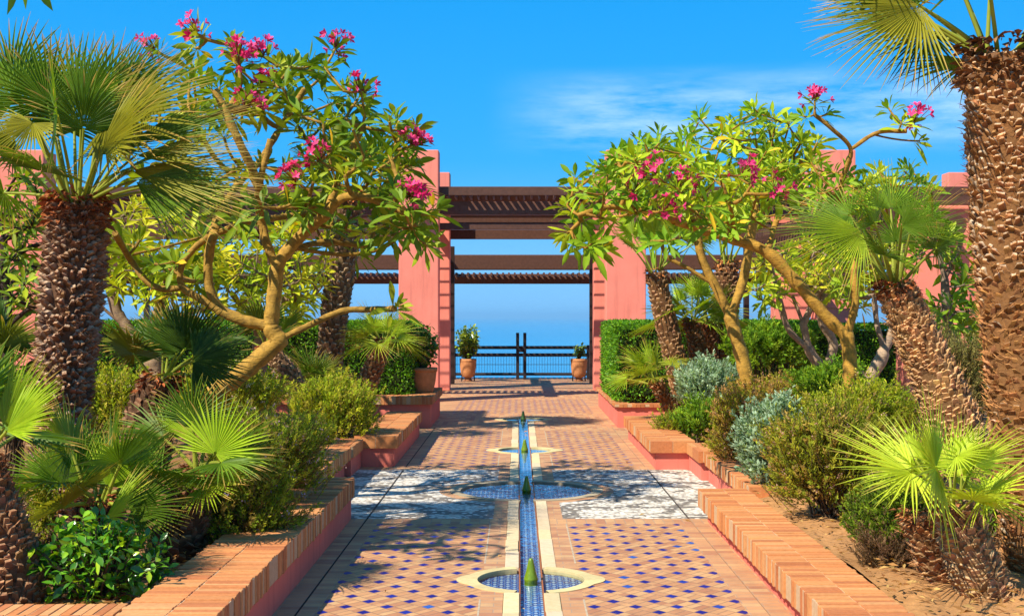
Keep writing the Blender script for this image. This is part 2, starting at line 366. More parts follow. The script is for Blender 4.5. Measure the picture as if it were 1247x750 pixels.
def mat_zellige():
    k = NT('zellige_tile'); p = k.pos(); s = k.n('SeparateXYZ', {0: p}); T = .045
    x = k.m2('DIVIDE', s.outputs[0], T); y = k.m2('DIVIDE', s.outputs[1], T * 1.35)
    ix, iy = k.m2('FLOOR', x), k.m2('FLOOR', y); fx, fy = k.m2('FRACT', x), k.m2('FRACT', y)
    rnd = k.n('TexWhiteNoise', {'Vector': k.n('CombineXYZ', {0: ix, 1: iy, 2: 1.0}).outputs[0]}).outputs['Value']
    dx, dy = k.m2('ABSOLUTE', k.m2('SUBTRACT', fx, .5)), k.m2('ABSOLUTE', k.m2('SUBTRACT', fy, .5))
    dia = k.m2('LESS_THAN', k.m2('ADD', dx, dy), .34)
    par = k.m2('LESS_THAN', k.m2('FRACT', k.m2('MULTIPLY', k.m2('ADD', ix, iy), .5)), .25)
    blue = k.mix(rnd, (.012, .025, .22), (.03, .10, .42)); wh = k.mix(rnd, (.75, .77, .78), (.45, .58, .70))
    c = k.mix(dia, k.mix(par, blue, (.03, .15, .45)), wh)
    gr = k.ramp(k.m2('MAXIMUM', dx, dy), .46, .49); c = k.mix(gr, c, (.5, .5, .48))
    return k.fin(c, .25, .5)
M['zellige'] = mat_zellige()
def mat_water():
    k = NT('pool_water'); p = k.pos(); k.t.nodes.remove(k.b)
    mp = k.n('Mapping', {'Vector': p, 'Scale': (14, 7, 1)}); n = k.noise(mp.outputs[0], 1.0, 2)
    bp = k.n('Bump', {'Height': n, 'Strength': .3, 'Distance': .01})
    fr = k.n('Fresnel', {'IOR': 1.33, 'Normal': bp.outputs[0]})
    f = k.m2('MINIMUM', k.m2('MULTIPLY', fr.outputs[0], 1.1), .95)
    tr = k.n('BsdfTransparent', {0: (.82, .92, .97)}); gl = k.n('BsdfGlossy', {'Roughness': .03, 'Normal': bp.outputs[0]}); gl.inputs[0].default_value = (1, 1, 1, 1)
    mx = k.n('MixShader', {0: f, 1: tr.outputs[0], 2: gl.outputs[0]}); k.t.links.new(mx.outputs[0], k.out.inputs[0]); return k.m
M['water'] = mat_water()
def mat_sea():
    k = NT('sea_water'); p = k.pos(); mp = k.n('Mapping', {'Vector': p, 'Scale': (.02, .05, 1)})
    n = k.noise(mp.outputs[0], 1.0, 6, .6); k.bump(n, .6, 3.0)
    c = k.mix(k.ramp(k.noise(k.n('Mapping', {'Vector': p, 'Scale': (.0004, .002, 1)}).outputs[0], 1.0, 5), .35, .7), (.012, .19, .38), (.02, .24, .45))
    return k.fin(c, .22, .5)
M['sea'] = mat_sea()
# ------------------------------------------------------------------ ground, paving, sea
rng = np.random.default_rng(7)
BAS = [(8.70, .366, .45, .51), (13.16, .684, .79, .79), (17.1, .356, .45, .52), (22.2, .36, .447, .50)]
CH_W, ST_W, CH_END = .082, .184, 22.2
def basin_outer(y, ro, tip):
    if tip <= ro: return circle(0, y, ro, 72)
    out = []
    for i in range(72):
        a = 2 * math.pi * i / 72; t = max(0.0, abs(math.cos(a)) - .93) / .07
        r = ro + (tip - ro) * t ** 1.3; out.append((r * math.cos(a), y + r * math.sin(a)))
    return out
def in_basin(x, y, k=2):
    for b in BAS:
        if (x * x + (y - b[0]) ** 2) ** .5 < (b[1] if k == 1 else b[2] - .002): return True
        if k == 2 and b[3] > b[2] and abs(y - b[0]) < (b[3] - abs(x)) * .95: return True
    return False
outer_loops = [basin_outer(b[0], b[2], b[3]) for b in BAS]
def in_stone(x, y): return abs(x) < ST_W and y < CH_END
SEATS_Y = (11.33, 14.95)
def floor_piece(name, loops, pred, mat, z=0.0):
    return solo(name, fill(loops, lambda x, y: pred(x, y) and not in_basin(x, y) and not in_stone(x, y), z), mat, 'structure')
RING = .90
ringc = circle(0, 13.16, RING, 72)
stone_loop = rect(-ST_W, 2.0, ST_W, CH_END)
near = rect(-.33, 2.0, .33, 24.0)
def zone(x, y):
    r13 = math.hypot(x, y - 13.16)
    if r13 < RING: return 'ring'
    if 11.33 < y < 14.95: return 'pebble' if abs(x) > .31 else 'inner'
    if y < 11.05 or 15.25 < y < 20.0:
        return ('diamond' if y < 12 else 'worn') if .33 < abs(x) < 1.31 else ('inner' if abs(x) <= .33 else 'edge')
    if 23.6 < y < 27.6: return 'worn' if abs(x) < 1.31 else 'edge'
    return 'cross'
zl = [rect(-2.0, 2.0, 2.0, 37.0), stone_loop, ringc, rect(-.31, 11.33, .31, 14.95), rect(-2.0, 11.33, 2.0, 14.95)] + outer_loops
for y0, y1 in ((2.0, 11.05), (15.25, 20.0)): zl += [rect(-1.31, y0, -.33, y1), rect(.33, y0, 1.31, y1), rect(-2.0, y0, 2.0, y1)]
zl += [rect(-1.31, 23.6, 1.31, 27.6), rect(-2.0, 23.6, 2.0, 27.6)]
for zn, name, mat in (('diamond', 'tile_panel', 'diamond'), ('worn', 'tile_panel', 'diamond_worn'), ('pebble', 'pebble_panel', 'pebble'), ('inner', 'brick_strip', 'pave'), ('edge', 'brick_edging', 'pave'), ('cross', 'brick_paving', 'pave_long'), ('ring', 'brick_ring', 'pave')):
    floor_piece(name, zl, lambda x, y, zn=zn: zone(x, y) == zn and abs(x) < 2.0, M[mat])
# terrace to the sides under the pergola and behind
tb = MB()
for x0, x1, y0, y1 in ((-16, -2, 26.9, 37.0), (2, 16, 26.9, 37.0), (-16, 16, 37.0, 37.3)): tb.add([(x0, y0, 0), (x1, y0, 0), (x1, y1, 0), (x0, y1, 0)], [[0, 1, 2, 3]])
solo('terrace', tb, M['pave_long'], 'structure')
eb = MB(); eb.box((-60, 37.3, -4.0), (60, 37.6, -.01)); solo('terrace_edge', eb, M['plaster'], 'structure')
# dark joint lines and the pale mortar lines that run with the path
jb = MB()
for s in (-1, 1):
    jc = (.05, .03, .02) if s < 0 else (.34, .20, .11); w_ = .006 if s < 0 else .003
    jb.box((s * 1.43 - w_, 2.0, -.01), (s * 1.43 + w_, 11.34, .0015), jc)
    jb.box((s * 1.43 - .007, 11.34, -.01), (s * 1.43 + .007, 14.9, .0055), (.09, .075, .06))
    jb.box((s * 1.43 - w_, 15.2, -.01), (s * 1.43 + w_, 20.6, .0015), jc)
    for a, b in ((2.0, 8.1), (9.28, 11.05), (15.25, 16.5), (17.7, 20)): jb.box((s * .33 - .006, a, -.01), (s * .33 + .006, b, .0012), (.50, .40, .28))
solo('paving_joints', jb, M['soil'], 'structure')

# soil beds
def soil_sheet(s):
    nx, ny = 90, 100
    xs = np.concatenate((np.linspace(2.0, 8, 60), np.linspace(8.3, 60, 30))); ys = np.concatenate((np.linspace(-12, 4, 20), np.linspace(4.2, 26.8, 80)))
    X, Y = np.meshgrid(xs, ys); 
    Z = .235 + .05 * np.clip((X - 2.2) / 2, 0, 1) + .03 * np.sin(X * 2.1 + Y * 1.3) * np.cos(Y * 1.9 - X) + .012 * np.random.default_rng(3).normal(size=X.shape)
    Z -= .03
    v = np.stack((X * s, Y, Z), -1).reshape(-1, 3); i = np.arange(ny - 1)[:, None] * nx + np.arange(nx - 1)[None]
    q = np.stack((i, i + 1, i + nx + 1, i + nx), -1).reshape(-1, 4)
    if s < 0: q = q[:, ::-1]
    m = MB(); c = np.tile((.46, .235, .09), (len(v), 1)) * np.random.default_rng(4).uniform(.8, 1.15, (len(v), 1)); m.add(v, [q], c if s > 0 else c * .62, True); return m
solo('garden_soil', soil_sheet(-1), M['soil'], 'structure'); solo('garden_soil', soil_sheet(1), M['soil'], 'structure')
gb = MB(); gb.add([(-400, -300, -.3), (400, -300, -.3), (400, 37.4, -.3), (-400, 37.4, -.3)], [[0, 1, 2, 3]], (.3, .17, .09)); solo('ground', gb, M['soil'], 'structure')
sb = MB(); sb.add([(-90000, 38, -45), (90000, 38, -45), (90000, 120000, -45), (-90000, 120000, -45)], [[0, 1, 2, 3]]); solo('sea', sb, M['sea'], 'structure')

# ------------------------------------------------------------------ water channel and basins
def brickcol(n=1):
    base = np.array(((.60, .25, .09), (.56, .215, .075), (.62, .275, .10), (.50, .18, .068), (.63, .31, .125)))
    return base[rng.integers(0, 5, n)] * rng.uniform(.88, 1.08, (n, 1))
ch = thing('water_channel', (0, 8, 0), 'long narrow tiled water channel between cream slabs down the middle of the path', 'water channel')
for s in (-1, 1):
    edges = [1.5] + [v for b in BAS for v in (b[0] - b[2] + .03, b[0] + b[2] - .03)][:-1]
    for a, b in zip(edges[0::2], edges[1::2]):
        m = MB(); n = max(1, round((b - a) / .52)); ys = np.linspace(a, b, n + 1); ys[1:-1] += rng.uniform(-.08, .08, n - 1)
        for y0, y1 in zip(ys[:-1], ys[1:]):
            c = np.array((.66, .53, .33)) * rng.uniform(.88, 1.1) * np.array((1, rng.uniform(.96, 1.03), rng.uniform(.9, 1.08)))
            j = rng.uniform(-.004, .004); m.box((s * .133 - .0505 + j, y0 + .003, -.12), (s * .133 + .0505 + j, y1 - .003, .004 + rng.uniform(0, .003)), c, bev=.005)
        part('stone_border', m, M['stone'], ch)
    m = MB(); m.box((s * .082 - .01 if s > 0 else -.082, 1.5, -.12), (.082 if s > 0 else -.072, CH_END, -.004), (.33, .12, .05)); part('channel_side', m, M['brick'], ch)
wl = [circle(0, b[0], b[1], 64) for b in BAS]; wl.append(rect(-CH_W, 1.5, CH_W, CH_END))
m = fill(wl, lambda x, y: in_basin(x, y, 1) or (abs(x) < CH_W and 1.5 < y < CH_END), -.034); part('tiled_bottom', m, M['zellige'], ch)
m = fill(wl, lambda x, y: in_basin(x, y, 1) or (abs(x) < CH_W - .011 and 1.5 < y < CH_END), -.010); solo('water', m, M['water'], 'structure')
blabels = ['nearest small round fountain basin with pointed cream stone rim', 'large round fountain basin with blue tiles between the white pebble panels',
           'small round basin with pointed cream rim just beyond the pebble panels', 'farthest small basin where the water channel ends']
for i, (y, ri, ro, tip) in enumerate(BAS):
    b = thing('fountain_basin', (0, y, 0), blabels[i], 'fountain basin', 'fountain basins along the channel')
    big = i == 1
    m = MB(); n = 72; oc = basin_outer(y, ro, tip); ic = circle(0, y, ri, n)
    zt = .006
    gapang = math.asin(min(1, (CH_W + .002) / ri))
    keep = []
    for k in range(n):
        a = 2 * math.pi * (k + .5) / n
        hit = abs(math.sin(a - math.pi / 2)) < math.sin(gapang) * 1.05 and (math.sin(a) < 0 or i < 3)
        if not hit: keep.append(k)
    v = [(*p, zt) for p in oc] + [(*p, zt) for p in ic] + [(*p, -.11) for p in ic] + [(*p, -.05) for p in oc]
    f = []
    for k in keep:
        k2 = (k + 1) % n; f += [(k, k2, n + k2, n + k), (n + k, n + k2, 2 * n + k2, 2 * n + k), (k2, k, 3 * n + k, 3 * n + k2)]
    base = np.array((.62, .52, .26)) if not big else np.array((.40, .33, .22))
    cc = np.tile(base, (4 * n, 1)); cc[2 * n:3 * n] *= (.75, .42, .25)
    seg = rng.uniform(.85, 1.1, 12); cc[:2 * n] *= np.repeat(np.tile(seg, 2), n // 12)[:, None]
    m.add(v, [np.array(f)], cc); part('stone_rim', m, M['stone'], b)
    m = MB()
    h = .185; pr = [(.0, h), (.010, h - .002), (.017, h - .012), (.020, h - .03), (.027, h - .06), (.033, h - .09), (.042, h - .12), (.048, h - .14), (.049, h - .148), (.044, h - .155), (.05, h - .26)]
    m.lathe(pr[::-1], (0, y, -.035), 28, (.17, .27, .012) if i < 3 else (.05, .11, .03)); part('nozzle', m, M['glaze'], b)

# ------------------------------------------------------------------ raised planters with brick seats
def brick_run(m, x0, x1, y0, y1, z0, z1, across='x', pitch=.055):
    """bricks on edge; each lies across the run"""
    L = (y1 - y0) if across == 'x' else (x1 - x0)
    n = max(1, round(L / pitch)); p = L / n; W = (x1 - x0) if across == 'x' else (y1 - y0); nh = 2 if W > .3 else 1
    off = rng.uniform(-.012, .012, n)
    for i in range(n):
        for j in range(nh):
            c = brickcol()[0]; a = i * p + .0035; b = (i + 1) * p - .0035; dz = rng.uniform(-.004, .003); dn = rng.normal(0, .006)
            u0 = W * j / nh + .004; u1 = W * (j + 1) / nh - .004
            if j == 0: u0 += dn
            if j == nh - 1: u1 += rng.normal(0, .004)
            if across == 'x': lo, hi = (x0 + u0, y0 + a, z0), (x0 + u1, y0 + b, z1 + dz)
            else: lo, hi = (x0 + a, y0 + u0, z0), (x0 + b, y0 + u1, z1 + dz)
            m.box(lo, hi, c, bev=.0035 if y0 < 12 else 0)
    g = .006
    m.box((x0 + g, y0 + g, z0 + .006), (x1 - g, y1 - g, z1 - .006), (.56, .38, .22))
def planter(label, walls, runs, loc):
    t = thing('raised_planter', loc, label, 'planter', 'brick topped planters along the path')
    m = MB()
    for lo, hi in walls: m.box(lo, hi)
    part('planter_wall', m, M['plaster'], t)
    m = MB()
    for r in runs: brick_run(m, *r)
    part('brick_coping', m, M['brick'], t); return t
# left, near
planter('long near left planter wall with wide brick seat and shaded pink side',
        [((-2.03, 5.92, 0), (-1.57, 11.30, .235)), ((-9, 5.92, 0), (-2.03, 6.33, .235)), ((-2.4, 11.0, 0), (-2.032, 14.25, .2))],
        [(-2.03, -1.535, 5.88, 11.335, .21, .365, 'x', .052), (-9.0, -2.034, 5.88, 6.37, .21, .365, 'y', .052), (-2.45, -1.95, 11.34, 14.25, .2, .34, 'x')], (-1.6, 8, 0))
# right, near
planter('long near right planter with low sunlit brick seat along the path',
        [((1.575, 3.0, 0), (1.92, 11.16, .15)), ((1.99, 10.8, 0), (2.3, 13.88, .17))],
        [(1.49, 1.93, 3.0, 11.22, .13, .285, 'x', .055), (1.95, 2.4, 11.225, 13.88, .17, .30, 'x')], (1.6, 8, 0))
# left and right, middle, with the stepped end
planter('stepped brick topped planter on the left beyond the white pebbles',
        [((-2.0, 15.22, 0), (-1.57, 19.1, .235)), ((-2.6, 14.3, 0), (-1.965, 15.2, .225))],
        [(-2.05, -1.53, 15.18, 19.15, .225, .367, 'x', .06), (-2.7, -1.93, 14.26, 15.175, .21, .345, 'y', .06)], (-1.6, 17, 0))
planter('stepped brick topped planter on the right beyond the white pebbles',
        [((1.53, 14.95, 0), (1.96, 18.7, .2)), ((1.92, 13.96, 0), (3.2, 14.94, .2))],
        [(1.46, 1.99, 14.9, 18.75, .2, .336, 'x', .06), (1.88, 3.3, 13.9, 14.895, .2, .325, 'y', .06)], (1.6, 17, 0))
# far, under the hedges
planter('taller far left planter carrying the terracotta pot and clipped hedge',
        [((-5.0, 20.5, 0), (-1.5, 23.0, .38))],
        [(-5.05, -1.46, 20.44, 20.92, .38, .51, 'y', .06), (-1.94, -1.46, 20.925, 23.1, .38, .51, 'x', .06)], (-1.6, 21.5, 0))
planter('pink far right planter with thin edge under the clipped hedge',
        [((1.52, 20.6, 0), (5.2, 25.5, .33))],
        [(1.47, 5.25, 20.55, 20.8, .33, .385, 'y', .07), (1.47, 1.72, 20.81, 25.5, .33, .385, 'x', .07)], (1.6, 22, 0))

# ------------------------------------------------------------------ pergola
pg = thing('pergola', (0, 29, 0), 'salmon columned pergola with dark timber beams framing the sea view', 'pergola')
CO = (.86, .25, .165)
def column(x, y, w, d, h):
    m = MB(); m.box((x - w / 2, y, 0), (x + w / 2, y + d, h), bev=.02); part('column', m, M['column'], pg)
for xx in (-2.185, 2.185, 6.6, 10.85):
    column(xx, 26.8, .84, .5, 5.3); column(xx * (2.17 / 2.185) + 0, 30.9, .84, .5, 5.29)
for s in (-1, 1): column(5.72 if s > 0 else -7.05, 17.6, .88 if s > 0 else .8, .5, 3.33 if s > 0 else 4.1)
T1 = (.11, .05, .032); T2 = (.15, .068, .043); TD = (.035, .018, .014)
def beam(lo, hi, c=T1, name='beam', bev=.008):
    m = MB(); m.box(lo, hi, np.array(c), bev=bev); return part(name, m, M['timber'], pg)
XB = 13.2
# first line: header with a lit rail above and a darker purlin below
beam((-XB, 27.32, 3.98), (XB, 27.46, 4.26), T2); beam((-XB, 27.34, 3.66), (XB, 27.44, 3.80), T1)
beam((-XB, 26.98, 4.36), (XB, 27.04, 4.545), T1); beam((-XB, 36.11, 2.9), (XB, 36.16, 3.0), T2)
beam((-XB, 29.2, 4.12), (XB, 29.34, 4.32), T1)
beam((-XB, 31.42, 3.70), (XB, 31.54, 3.93), T1); beam((-XB, 33.0, 4.2), (XB, 33.12, 4.36), T1)
beam((-XB, 35.0, 3.07), (XB, 35.14, 3.49), T1, bev=.03); beam((-XB, 35.52, 2.70), (XB, 35.6, 2.90), T2)
for xx in (-10.85, -6.6, -2.185, 2.185, 6.6, 10.85):
    m = MB(); a = [(xx, 26.05, 3.98), (xx, 26.15, 3.98), (xx, 33.3, 3.98)]
    m.tube(a, .13, 16, T1); part('cross_beam', m, M['timber'], pg)
    for z, yy in ((3.28, 34.9),):
        m = MB(); m.box((xx - .07, 31.4, 3.5), (xx + .07, 36.0, 3.66), np.array(TD), bev=.01); part('cross_beam', m, M['timber'], pg)
for s in (1,):
    for y0, y1, z in ((16.9, 27.3, 3.0),):
        m = MB(); m.tube([(s * 5.72, y0, z), (s * 5.72, y0 + .1, z), (s * 5.72, y1, z)], .15, 16, T1); part('cross_beam', m, M['timber'], pg)
        for xo in (5.0, 6.45):
            m = MB(); m.box((s * xo - .06, y0 + .5, 3.11), (s * xo + .06, y1, 3.33), np.array(T1), bev=.008); part('beam', m, M['timber'], pg)
        m = MB()
        for y in np.arange(y0 + .55, y1, .24): m.box((s * 5.72 - 1.1, y, 3.335), (s * 5.72 + 1.1, y + .05, 3.45), np.array(T1) * rng.uniform(.8, 1.3))
        part('slat_roof', m, M['timber'], pg)
# slat roof, a mat per bay; slats run towards the sea
xs = [-13.2, -10.85, -6.6, -2.185, 2.185, 6.6, 10.85, 13.2]
for a, b in zip(xs[:-1], xs[1:]):
    m = MB()
    for x in np.arange(a + .06, b, .165): m.box((x, 27.05, 4.36), (x + .045, 28.1, 4.46), np.array(T1) * rng.uniform(.8, 1.35))
    for y in np.arange(28.15, 33.2, .19):
        c = np.array(T1) * rng.uniform(.8, 1.35); q = [(a, y, 4.34), (b, y, 4.34), (b, y + .03, 4.34), (a, y + .03, 4.34)]; z = [(u, v - .09, 4.50) for u, v, w in q]
        m.add(q + z, [[0, 1, 2, 3], [7, 6, 5, 4], [0, 4, 5, 1], [3, 2, 6, 7], [1, 5, 6, 2], [0, 3, 7, 4]], c)
    part('slat_roof', m, M['timber'], pg)
    m = MB()
    for x in np.arange(a + .06, b, .16): m.box((x, 34.75, 2.905), (x + .05, 36.1, 2.99), np.array(T1) * rng.uniform(.8, 1.35))
    part('slat_roof', m, M['timber'], pg)
for xx in (-1.855, 1.885, -6.0, 6.0, -10, 10):
    m = MB(); m.box((xx - .07, 33.9, 0), (xx + .07, 34.06, 3.66), np.array(TD), bev=.01); part('post', m, M['metal'], pg)

# ------------------------------------------------------------------ sea railing
rl = thing('railing', (0, 36.2, 0), 'dark metal gate railing with two taller middle posts in front of the sea', 'railing')
DK = (.022, .018, .02)
for a in (-.102, .102):
    m = MB(); m.box((a - .045, 36.14, 0), (a + .045, 36.26, 1.33), DK, bev=.01); part('post', m, M['metal'], rl)
for xx in (-1.9, 1.9, -4.2, 4.2, -7.4, 7.4, -10.6, 10.6):
    m = MB(); m.box((xx - .04, 36.15, 0), (xx + .04, 36.25, .98), DK, bev=.01); part('post', m, M['metal'], rl)
for z, r in ((.91, .048), (.70, .05), (.155, .042)):
    m = MB(); m.tube([(-13, 36.2, z), (0, 36.2, z), (13, 36.2, z)], r, 10, DK); part('rail', m, M['metal'], rl)
m = MB()
for x in np.arange(-12.9, 12.9, .078): m.box((x - .004, 36.196, .17), (x + .004, 36.204, .68), DK)
m.box((-12.9, 36.19, .42), (12.9, 36.2, .435), DK); part('wire_mesh', m, M['metal'], rl)
m = MB(); m.box((-.06, 36.12, .78), (.06, 36.28, .88), DK, bev=.008); part('latch', m, M['metal'], rl)

# ------------------------------------------------------------------ pots
def pot(label, loc, r, h, stand=True, pr=None):
    t = thing('plant_pot', loc, label, 'pot', 'terracotta pots')
    x, y, z = loc; z0 = z + (.12 if stand else 0); m = MB()
    pr = pr or [(.0, 0), (.68, 0), (.74, .02), (.86, .25), (.95, .55), (.97, .8), (.985, .86), (1.0, .87), (1.0, 1.0), (.9, 1.0), (.88, .88), (.0, .86)]
    m.lathe([(a * r, z0 + b * h) for a, b in pr], (x, y, 0), 36, (.58, .25, .10)); part('vessel', m, M['terracotta'], t)
    m = MB(); m.lathe([(.0, z0 + h * .872), (r * .87, z0 + h * .872)], (x, y, 0), 20, (.07, .045, .03)); part('potting_soil', m, M['soil'], t)
    if stand:
        for k in range(4):
            a = k * math.pi / 2 + .785; m = MB(); m.tube([(x + r * 1.05 * math.cos(a), y + r * 1.05 * math.sin(a), z), (x + r * 1.0 * math.cos(a), y + r * 1.0 * math.sin(a), z + .2)], .012, 6, DK); part('stand_leg', m, M['metal'], t)
        m = MB(); m.lathe([(.0, z), (r * .55, z), (r * .5, z + .05), (r * .4, z + .05), (r * .4, z0 - .02), (r * .65, z0), (0, z0)], (x, y, 0), 20, (.35, .16, .08)); part('pot_foot', m, M['terracotta'], t)
    return t
pot('terracotta pot on a stand at the left end of the sea railing', at(570, 462, 35.3) * (1, 1, 0), .235, .50)
pot('terracotta pot on a stand at the right end of the sea railing', at(705, 462, 35.3) * (1, 1, 0), .235, .50)
pot('smooth terracotta pot on the end of the far left planter', (-1.70, 21.6, .51), .235, .42, False, [(.0, 0), (.72, 0), (.75, .05), (.9, .45), (.97, .8), (.98, .84), (1.03, .85), (1.04, 1.0), (.93, 1.0), (.9, .88), (0, .86)])

# ------------------------------------------------------------------ sea air
hb = MB(); hb.box((-60000, -700, -48), (60000, 100000, 70)); hz_ = solo('haze', hb, M['soil'], 'stuff'); hz_.data.materials.clear()
hm = bpy.data.materials.new('sea_haze'); hm.use_nodes = True; hm.node_tree.nodes.clear()
hv = hm.node_tree.nodes.new('ShaderNodeVolumePrincipled'); ho = hm.node_tree.nodes.new('ShaderNodeOutputMaterial')
hv.inputs['Color'].default_value = (.30, .66, .98, 1); hv.inputs['Density'].default_value = 1 / 9500.0; hv.inputs['Anisotropy'].default_value = 0.0
hm.node_tree.links.new(hv.outputs[0], ho.inputs['Volume']); hz_.data.materials.append(hm)
# ------------------------------------------------------------------ palms
def frond_mesh(mb, B, H, axis, nv, Rad, rg, span=210, nseg=34, droop=.12, split=.5, col=(.10, .19, .03), tip=(.42, .30, .10), cup=.15, tipn=.35, pet=.011, petcol=(.24, .30, .05), wide=1.0):
    B = np.asarray(B); H = np.asarray(H); a = nrm(axis); sd = nrm(np.cross(a, nv)); n = np.cross(sd, a)
    ctrl = B + (H - B) * .55 + np.array((0, 0, .06 * np.linalg.norm(H - B)))
    t = np.linspace(0, 1, 8)[:, None]; pts = (1 - t) ** 2 * B + 2 * t * (1 - t) * ctrl + t * t * H
    mb.tube(pts, np.linspace(pet * 1.5, pet * .75, 8), 6, np.array(petcol) * rg.uniform(.8, 1.15), caps=False)
    th = np.radians(np.linspace(-span / 2, span / 2, nseg)); th = th + rg.normal(0, np.radians(span / nseg) * .09, nseg)
    dth = np.radians(span / nseg) * 1.04 * wide
    u = np.abs(th) / np.radians(span / 2)
    L = Rad * (1 - .28 * u ** 2.2) * rg.uniform(.92, 1.06, nseg)
    d = np.cos(th)[:, None] * a + np.sin(th)[:, None] * sd + (cup * (1 - np.cos(th)) * .9)[:, None] * n
    d = nrm(d); e = nrm(np.cos(th)[:, None] * sd - np.sin(th)[:, None] * a)
    ts = np.array((.03, .2, split * .75, split, split + (1 - split) * .35, split + (1 - split) * .72, 1.0)); K = len(ts)
    wmax = np.tan(dth / 2) * Rad
    w = np.where(ts <= split, ts * 1.0, split * np.clip(1 - (ts - split) / (1 - split), 0.03, 1) ** .75) * wmax
    fold = np.where(ts <= split, .55, .4)
    dr = droop * rg.uniform(.7, 1.35, nseg)
    P = H + d[:, None] * (L[:, None] * ts)[..., None]
    P[..., 2] -= (dr * L)[:, None] * ts ** 2.3
    crl = rg.normal(0, .035, nseg) * L; P += (crl[:, None] * np.clip((ts - split) / (1 - split), 0, 1) ** 2)[..., None] * e[:, None]
    P += ((rg.normal(0, .03, nseg) * L)[:, None] * np.clip((ts - split) / (1 - split), 0, 1) ** 1.5)[..., None] * n
    off = e[:, None] * w[None, :, None]; fo = n * (w * fold)[None, :, None]
    v = np.stack((P - off + fo, P - fo, P + off + fo), 2)
    c = np.tile(np.asarray(col) * rg.uniform(.82, 1.15), (nseg, K, 3, 1)) * rg.uniform(.88, 1.12, (nseg, 1, 1, 1)) * np.array((.86, 1.22, .9)).reshape(1, 1, 3, 1) ** .8
    dead = rg.random(nseg) < tipn
    for j in (K - 2, K - 1): c[dead, j] = np.array(tip) * rg.uniform(.6, 1.1)
    c[:, K - 1] = .5 * c[:, K - 1] + .5 * np.array(tip)
    b = (np.arange(nseg) * K * 3)[:, None]; k = (np.arange(K - 1) * 3)[None]
    q1 = np.stack((b + k, b + k + 1, b + k + 4, b + k + 3), -1).reshape(-1, 4); q2 = np.stack((b + k + 1, b + k + 2, b + k + 5, b + k + 4), -1).reshape(-1, 4)
    mb.add(v.reshape(-1, 3), [q1, q2], c.reshape(-1, 3))

